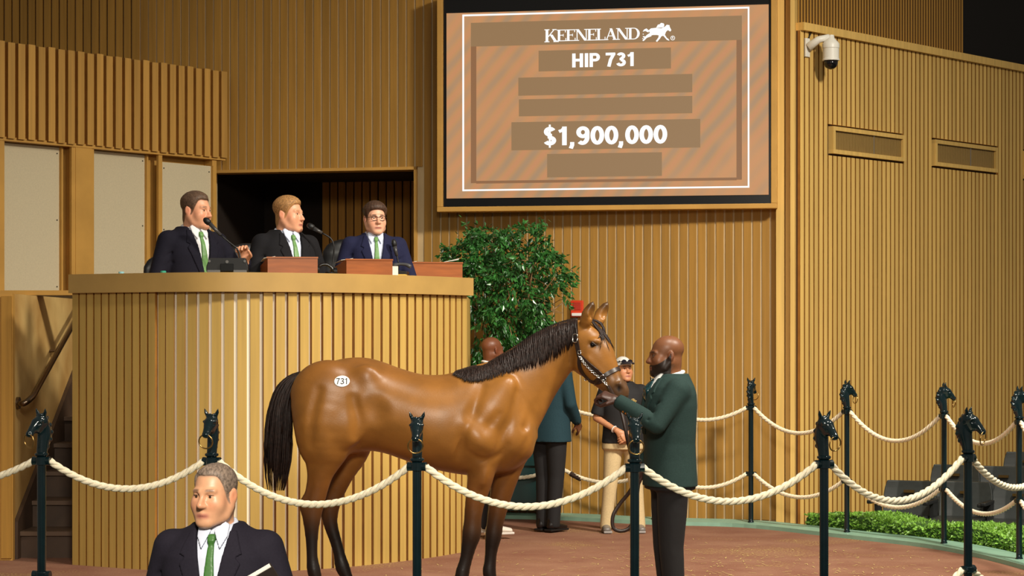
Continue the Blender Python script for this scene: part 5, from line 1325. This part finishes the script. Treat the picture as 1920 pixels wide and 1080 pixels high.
    if outfit == 'suit':
        J = Field(np.minimum(lo, [-.32, -.28, .74]) * [1, 1, 0] + [0, 0, .74 if legs != 'sit' else .88], np.maximum(hi, [.32, .26, 1.60]), jh)
        J.add(jf(.016), .01)
        for s_ in (1, -1):
            J.add(sweep([(s_ * .05, .018, 1.475), (s_ * .12, .014, 1.462), (s_ * .178, .008, 1.432)], [.036, .048, .058]), .035)
            e_, w_ = np.array(arm[s_][0]), np.array(arm[s_][1]); c_ = e_ + (w_ - e_) * .93
            J.add(sweep([sh[s_], (sh[s_] + e_) / 2, e_, (e_ + c_) / 2, c_], [.072, .064, .056, .052, .046]), .025)
            d_ = nrm(w_ - e_)
            for q, amp in ((.35, .006), (.62, .006), (.88, .007)):                      # creases round the elbow
                p = sh[s_] + (e_ - sh[s_]) * q; n_ = np.array([s_ * .3, -.7, .2]); J.add(sweep([p + np.array([-.05, -.07, -.02]), p + np.array([.05, -.07, .02])], [amp * .5, amp * .5]), .02, 's')
            J.add(sweep([c_, c_ + d_ * .06], [.036, .036]), .003, 's')
        J.add(sweep([(.074 * math.sin(a), .014 - .078 * math.cos(a), 1.490 - .022 * math.cos(a)) for a in np.linspace(R(58), R(302), 15)], [.012] * 15), .012)
        J.add(wedge(vtop, 1.51, .066, .004, .02), .003, 's'); neckhole(J)
        if legs != 'sit': J.add(wedge(.5, .95, .0, .05, -.02), .01, 's') if False else None
        V, Q = J.mesh(2); o.jacket = link('jacket', mesh_np('jacket', V, Q), m_j, r)
        lb = (np.array([-.17, -.24, vtop - .02]), np.array([.17, .03, 1.54]))
        if lapel:
            for s_ in (1, -1):
                Lp = Field(lb[0], lb[1], .0055); 
                def lf(x, y, z, s_=s_):
                    p2 = poly2d([(.004, vtop), (.066, 1.51), (.090, 1.512), (.122, 1.425), (.098, 1.412), (.120, 1.388), (.030, vtop)], x * s_, z); p2 = np.broadcast_to(p2, (x.shape[0], 1, z.shape[2]))
                    return np.maximum(np.maximum(jf(.024)(x, y, z), -jf(.008)(x, y, z)), np.maximum(p2, y - .0))
                Lp.add(lf, 0); V, Q = Lp.mesh(1)
                if len(V): link('lapel', mesh_np('lapel', V, Q), m_j, r)
        S = Field((-.14, -.24, 1.02), (.14, .14, 1.60), .0065); S.add(torso_fn(.003, 1.02, 1.53, fat, belly, .78), .01)
    else:
        S = Field(np.minimum(lo, [-.32, -.28, .74]) * [1, 1, 0] + [0, 0, .86], np.maximum(hi, [.32, .26, 1.60]), jh)
        S.add(torso_fn(.010, .90, 1.53, fat, belly), .01)
        for s_ in (1, -1):
            S.add(sweep([(s_ * .05, .018, 1.472), (s_ * .17, .010, 1.43)], [.036, .056]), .035)
            e_ = np.array(arm[s_][0]); c_ = sh[s_] + (e_ - sh[s_]) * .82
            S.add(sweep([sh[s_], c_], [.068, .070]), .025); d_ = nrm(e_ - sh[s_]); S.add(sweep([c_ + d_ * .05, c_ + d_ * .09], [.065, .065]), .003, 's')
    # collar
    neckhole(S)
    ringp = [(.064 * math.sin(a), .014 - .068 * math.cos(a), 1.528 - .018 * math.cos(a)) for a in np.linspace(0, 2 * math.pi, 25)]
    S.add(sweep(ringp, [.017] * 25, [.009] * 25, (0, 0, 1)) if False else sweep(ringp, [.0115] * 25), .006)
    for s_ in (1, -1):
        S.add(sweep([(s_ * .012, -.062, 1.506), (s_ * .044, -.074 - fat * .5, 1.472)], [.011, .006]), .008)
        S.add(sweep([(s_ * .05, -.035, 1.515), (s_ * .046, -.074 - fat * .5, 1.474)], [.011, .006]), .008)
    V, Q = S.mesh(1 if outfit == 'suit' else 2); o.shirt = link('shirt', mesh_np('shirt', V, Q), m_s, r)
    if outfit == 'suit':
        for s_ in (1, -1):
            Cf = Field((-.08 if s_ < 0 else -.005, -.2, 1.42), (.005 if s_ < 0 else .08, .01, 1.56), .0045)
            def cf(x, y, z, s_=s_):
                p2 = poly2d([(.004, 1.512), (.045, 1.545), (.062, 1.530), (.060, 1.490), (.036, 1.442)], x * s_, z); p2 = np.broadcast_to(p2, (x.shape[0], 1, z.shape[2]))
                tt = torso_fn(.0, .9, 1.6, fat, belly, .78)(x, y, z)
                return np.maximum(np.maximum(tt - .021, .009 - tt), np.maximum(p2, y))
            Cf.add(cf, 0); V, Q = Cf.mesh(2)
            if len(V): link('collar_wing', mesh_np('collar_wing', V, Q), m_s, r)
    if tie:
        Tf = Field((-.06, -.25, 1.0), (.06, .0, 1.53), .0048)
        def tf(x, y, z):
            p2 = poly2d([(-.013, 1.498), (.013, 1.498), (.016, 1.475), (.011, 1.462), (.030, 1.20), (.034, 1.05), (0, 1.02), (-.034, 1.05), (-.030, 1.20), (-.011, 1.462), (-.016, 1.475)], x, z); p2 = np.broadcast_to(p2, (x.shape[0], 1, z.shape[2]))
            b = .014 + .014 * np.clip((z - 1.455) / .02, 0, 1)
            return np.maximum(np.maximum(torso_fn(.0, 1.0, 1.53, fat, belly, .78)(x, y, z) - b, -torso_fn(-.008, .9, 1.6, fat, belly, .78)(x, y, z)), np.maximum(p2, y))
        Tf.add(tf, 0); V, Q = Tf.mesh(1)
        link('tie', mesh_np('tie', V, Q), mat('tie_%02x%02x%02x' % tie, tie, .45, noise=.08, nscale=150), r)
    # trousers and shoes
    T = Field(np.minimum(lo, [-.3, -.3, .0]) * [1, 1, 0] + [0, 0, .02 if legs != 'sit' else .35], [max(hi[0], .3), .30, 1.06], .011)
    T.add(torso_fn(.004, .84, 1.03, fat, belly), .02)
    for s_ in (1, -1):
        a, b, c = [np.array(q) for q in lp[s_]]; T.add(sweep([a, (a + b) / 2, b, (b + c) / 2, c + [0, 0, -.03] if legs != 'sit' else c], [.098, .090, .074, .066, .064]), .03)
    V, Q = T.mesh(2); o.trousers = link('trousers', mesh_np('trousers', V, Q), m_p, r)
    if legs != 'sit':
        for s_ in (1, -1):
            a = np.array(lp[s_][2]); S2 = Field(a + [-.08, -.24, -.10], a + [.08, .13, .06], .007)
            S2.add(sweep([a + [0, .035, -.045], a + [s_ * .004, -.06, -.05], a + [s_ * .008, -.15, -.06]], [.040, .036, .026], [.038, .044, .040], (1, 0, 0)), .02)
            S2.add(sweep([a + [0, .02, -.03], a + [0, .015, .02]], [.044, .046]), .02)
            zf = -a[2] + 0.0; S2.add(lambda x, y, z: (a[2] - .088) - z, .0, 'i')
            V, Q = S2.mesh(2); so_ = link('shoe', mesh_np('shoe', V, Q), mat('shoe_%02x%02x%02x' % shoes, shoes, .3), r)
            MB().prism([(a[0] - .042, a[2] - .092), (a[0] + .042, a[2] - .092), (a[0] + .044, a[2] - .072), (a[0] - .044, a[2] - .072)], a[1] - .185, a[1] + .078).build('sole', mat('sole_%02x%02x%02x' % shoes, tuple(min(255, int(c * .7 + (70 if shoes[0] > 60 else 0))) for c in shoes), .6), so_, bevel=.006)
    return o
def place(px, ytop, Y, s, h=1.764):
    """root so that the top of the head of a figure of scale s shows at image row ytop"""
    q = W(px, ytop, Y); return (q.x, q.y, q.z - h * s)

# --- three auctioneers on the stand
seat_arm = dict(armL=((.28, -.02, 1.17), (.16, -.20, 1.02)), armR=((-.28, -.02, 1.17), (-.16, -.20, 1.02)))
A1 = person('auctioneer in a dark navy suit speaking into the microphone at left', place(362, 361, 16.72, 1.17), 38, 1.17, skin=(228, 164, 128), hair=(92, 68, 50), hairkw=dict(vol=.014, front=.076, recede=.008), brow=(120, 84, 60), hyaw=24, hpitch=4, legs='sit', jcol=(24, 22, 34), fat=.016, belly=.02, full=.4,
            armR=((-.29, -.02, 1.17), (-.14, -.25, 1.10)), armL=((.33, -.10, 1.17), (.20, -.33, 1.30)), handL=dict(dir=(-.35, -.35, .85), palm=(-.6, -.6, -.2), curl=65), jh=.007)
A2 = person('sandy-haired auctioneer in a dark suit in the middle of the three', place(536, 370, 16.85, 1.13), 34, 1.13, skin=(230, 166, 130), hair=(168, 122, 72), hairkw=dict(vol=.017, front=.076), brow=(170, 120, 80), hyaw=32, hpitch=2, legs='sit', jcol=(26, 25, 28), shirt=(214, 220, 238), fat=.02, belly=.03, full=.8, **seat_arm, jh=.007)
A3 = person('young auctioneer in a navy suit and glasses at the right', place(702, 381, 17.5, 1.06), 12, 1.06, skin=(232, 174, 142), hair=(70, 46, 30), hairkw=dict(vol=.022, front=.070), brow=(70, 46, 32), hyaw=6, hpitch=2, legs='sit', jcol=(32, 34, 62), shirt=(212, 220, 240), full=.3, **seat_arm, jh=.007)
gl = MB()
for s_ in (-1, 1):
    gp = [(s_ * .031 + .023 * math.copysign(abs(math.cos(a)) ** .7, math.cos(a)), -.098, -.002 + .018 * math.copysign(abs(math.sin(a)) ** .7, math.sin(a))) for a in np.linspace(0, 2 * math.pi, 21)]
    gl.tube([tuple(v) for v in A3.H(gp)], .0022, 6, up=(0, 1, 0)); gl.tube([tuple(v) for v in A3.H([(s_ * .054, -.097, .004), (s_ * .078, -.05, .006), (s_ * .084, .01, .008)])], .002, 6)
gl.tube([tuple(v) for v in A3.H([(-.009, -.099, .003), (0, -.104, .006), (.009, -.099, .003)])], .002, 6)
gl.build('eyeglasses', mat('glasses_frame', (52, 36, 30), .3), A3.root, smooth=True)

# --- man in the aisle, lower left
A4 = person('man in a dark suit and green tie carrying a book before the ropes', place(409, 868, 8.25, 1.0), -6, 1.0, skin=(206, 152, 116), hair=(122, 104, 90), hairkw=dict(vol=.006, front=.088, side=.002, recede=.012), brow=(110, 84, 66), hyaw=-17, hpitch=3, jcol=(30, 26, 36), shirt=(200, 204, 220), tie=(58, 104, 42), fat=.012, belly=.02, full=.35, headk=.97, jh=.006, hh=.0042,
            armL=((.285, -.02, 1.17), (.15, -.22, 1.02)), handL=dict(dir=(-.9, -.3, .2), palm=(0, .6, .5), curl=55, thumb_in=.4), armR=((-.27, .02, 1.16), (-.26, -.1, .93)))
bk = W(478, 1096, 8.25 - .30); bo = empty('book', bk, R(-8), 'dark hardback book with pale page edges held by the man at lower left', 'book')
bo.rotation_euler = (R(22), R(-30), R(6))
MB().box(-.075, .085, -.012, .012, -.2, .04).build('pages', m_paper, bo)
MB().box(-.08, .09, -.017, -.0125, -.205, .036).build('cover', mat('book_cover', (44, 34, 30), .5), bo)
MB().box(-.08, .09, .0125, .017, -.205, .036).build('cover', MATS['book_cover'], bo)
bl = MB()
for i_ in range(7): bl.box(-.02 + .014 * i_, -.012 + .014 * i_ + .003 * (i_ % 2), -.0185, -.0168, -.012 - .012 * (i_ % 3), -.004)
bl.build('cover_emblem', mat('emblem_pale', (190, 180, 168), .5), bo)

# --- handler holding the horse
A5 = person('bald bearded handler in a dark green blazer holding the horse', place(1256, 629, 13.1, 1.02), -82, 1.02, skin=(118, 74, 46), brow=(30, 20, 14), beard=(24, 17, 14), lips=(120, 66, 54), hyaw=0, hpitch=3, jcol=(38, 56, 53), pants=(15, 12, 13), shirt=(236, 234, 230), tie=None, gloves=(70, 44, 34), fat=.014, jh=.0065, hem=.86,
            armL=((.235, -.13, 1.235), (.075, -.335, 1.375)), handL=dict(dir=(-.25, -.8, .35), palm=(-.3, .3, -.9), curl=75, thumb_in=.6), armR=((-.255, .0, 1.17), (-.20, -.12, .98)), stance=.08)
rr_ = A5.root
cv = Field((-.06, -.22, 1.34), (.06, -.04, 1.52), .005)
for q in (((0, -.10, 1.49), (.01, -.135, 1.45), (-.012, -.145, 1.41), (.008, -.14, 1.375)), ((.018, -.11, 1.48), (.026, -.14, 1.43), (.016, -.145, 1.39)), ((-.018, -.11, 1.48), (-.028, -.14, 1.44), (-.024, -.145, 1.39))): cv.add(sweep(q, [.014] + [.019] * (len(q) - 2) + [.012]), .006)
V, Q = cv.mesh(1); link('cravat', mesh_np('cravat', V, Q), mat('cravat', (22, 54, 58), .25, noise=.6, nscale=45), rr_)
e_, w_ = np.array((.235, -.13, 1.235)), np.array((.075, -.335, 1.375)); d_ = nrm(w_ - e_)
MB().tube([tuple(w_ - d_ * .045), tuple(w_ - d_ * .012)], .036, 14).build('shirt_cuff', MATS['shirt_eceae6'], rr_)
for i_ in range(4):
    c = e_ + (w_ - e_) * (.62 + .07 * i_) + np.array([.035, -.012, -.036]); MB().tube([tuple(c), tuple(c + np.array([.006, -.002, -.004]))], .007, 10).build('cuff_button', M_BRASS, rr_)
MB().tube([(.155, .02, 1.075), (.166, -.03, 1.082), (.16, -.075, 1.087)], .006, 6).build('pocket_flap', MATS['cloth_263835'], rr_)

# --- man in the black polo shirt and cap
A6 = person('man in a black polo shirt, khaki trousers and white cap behind the horse', place(1168, 672, 19.45, .895), 4, .895, skin=(196, 136, 98), hair=(26, 20, 18), brow=(40, 28, 22), hyaw=20, hpitch=-6, outfit='polo', shirt=(22, 20, 22), tie=None, pants=(200, 176, 132), shoes=(112, 104, 98), fat=.02, full=.5, stance=.17, jh=.008,
            armL=((.275, .0, 1.16), (.045, -.21, 1.01)), handL=dict(dir=(-.8, -.2, -.5), palm=(0, .9, 0), curl=50), armR=((-.275, .0, 1.16), (-.075, -.20, 1.03)), handR=dict(dir=(.75, -.3, -.55), palm=(0, .9, 0), curl=45))
cpF = Field((-.11, -.22, .0), (.11, .14, .15), .0055)
cpF.add(ell((0, .014, .04), (.087, .107, .096)), .0); cpF.add(lambda x, y, z: (.035 - .15 * np.clip(y, -.1, .1) * .3) - z, .004, 'i')
V, Q = cpF.mesh(1); cap_o = link('cap', mesh_np('cap', A6.H(V), Q), mat('cap_white', (220, 216, 210), .7), A6.root)
br = Field((-.09, -.2, .0), (.09, -.04, .08), .005); br.add(ell((0, -.085, .045), (.072, .095, .030)), 0); br.add(ell((0, -.085, .036), (.072, .095, .030)), .002, 's'); br.add(lambda x, y, z: y + .07 + 0 * x + 0 * z, .002, 'i')
V, Q = br.mesh(1); link('cap_bill', mesh_np('cap_bill', A6.H(V), Q), mat('cap_bill', (34, 30, 40), .6), A6.root)
sg = MB()
for s_ in (-1, 1):
    gp = [(s_ * .034 + .026 * math.cos(a), -.085 + .004 * math.sin(a), .075 + .016 * math.sin(a)) for a in np.linspace(0, 2 * math.pi, 15)[:-1]]
    sg.add([tuple(v) for v in A6.H(gp)] + [tuple(v) for v in A6.H([(x, y - .008, z + .004) for x, y, z in gp])], [tuple(range(14)), tuple(range(27, 13, -1))] + [(j, (j + 1) % 14, 14 + (j + 1) % 14, 14 + j) for j in range(14)])
    sg.tube([tuple(v) for v in A6.H([(s_ * .06, -.084, .078), (s_ * .092, -.02, .07), (s_ * .092, .05, .06)])], .003, 6)
sg.build('sunglasses', mat('sunglass_dark', (20, 18, 30), .12), A6.root)
lg = MB(); 
for a0, a1, rr in ((20, 160, .022), (20, 160, .014)):
    pts = [(.085 + rr * math.cos(R(a)), -.158, 1.335 + rr * math.sin(R(a))) for a in np.linspace(a0, a1, 9)]; lg.tube(pts, .002, 5, up=(0, 1, 0))
lg.box(.05, .12, -.162, -.154, 1.332, 1.339).box(.058, .112, -.162, -.154, 1.322, 1.327).box(.083, .087, -.162, -.154, 1.335, 1.36)
lg.build('shirt_emblem', mat('emblem_gold', (200, 170, 96), .5), A6.root)
MB().torus((-.11, -.165, 1.05), .033, .006, Vector((.75, -.7, -.5)).to_track_quat('Z', 'Y').to_matrix(), 18, 6).build('wristband', mat('wristband', (222, 214, 206), .6), A6.root)

# --- two men mostly hidden behind the horse
A7 = person('bald man with a white collar whose head shows behind the mane of the horse', place(921, 632, 18.9, .985), 112, .985, skin=(112, 66, 42), brow=(30, 20, 14), hyaw=14, jcol=(24, 32, 36), pants=(24, 22, 30), shoes=(214, 204, 190), tie=None, stance=.11, jh=.009)
A8 = person('man in a dark blue-green jacket and black trousers behind the chest of the horse', place(1030, 636, 19.5, .99), 140, .99, skin=(112, 70, 48), hair=(24, 20, 18), brow=(30, 20, 14), hyaw=10, jcol=(34, 58, 66), pants=(20, 17, 18), shoes=(22, 16, 16), tie=None, fat=.01, stance=.06, jh=.009,
            armL=((.25, .0, 1.17), (.20, -.16, 1.0)), armR=((-.25, .0, 1.17), (-.2, -.16, 1.0)))

# ------------------------------------------------------------------ office chairs behind the desk
m_ch = mat('chair_leather', (24, 23, 24), .38)
for (px, Y, ytop, sc_, rz, lab) in ((468, 17.35, 455, 1.0, 20, 'black leather office chair behind the speaking auctioneer\'s hand'), (652, 17.75, 447, 1.05, 14, 'black leather office chair behind the man in glasses'), (318, 17.3, 475, .95, 35, 'black leather office chair behind the first auctioneer')):
    q = W(px, ytop, Y); c = empty('office_chair', (q.x, q.y, 1.12), R(rz), lab, 'chair', 'black office chairs on the stand')
    top = q.z - 1.12; F = Field((-.34, -.1, top - .72), (.34, .2, top + .05), .014)
    F.add(sweep([(0, .03, top - .62), (0, .06, top - .35), (0, .05, top - .12)], [.05, .055, .05], [.22, .24, .20], (1, 0, 0)), .03); F.add(ell((0, .05, top - .12), (.2, .05, .12)), .03)
    V, Q = F.mesh(2); link('backrest', mesh_np('backrest', V, Q), m_ch, c)
    MB().box(-.25, .25, -.28, .06, top - .70, top - .62).build('seat', m_ch, c, bevel=.025)
    MB().tube([(0, -.1, .06), (0, -.1, top - .68)], .03, 10).build('column', M_BLACK, c)
    for k_ in range(5):
        a = R(72 * k_); MB().tube([(0, -.1, .06), (.26 * math.cos(a), -.1 + .26 * math.sin(a), .03)], [.025, .018], 8).build('foot', M_BLACK, c)
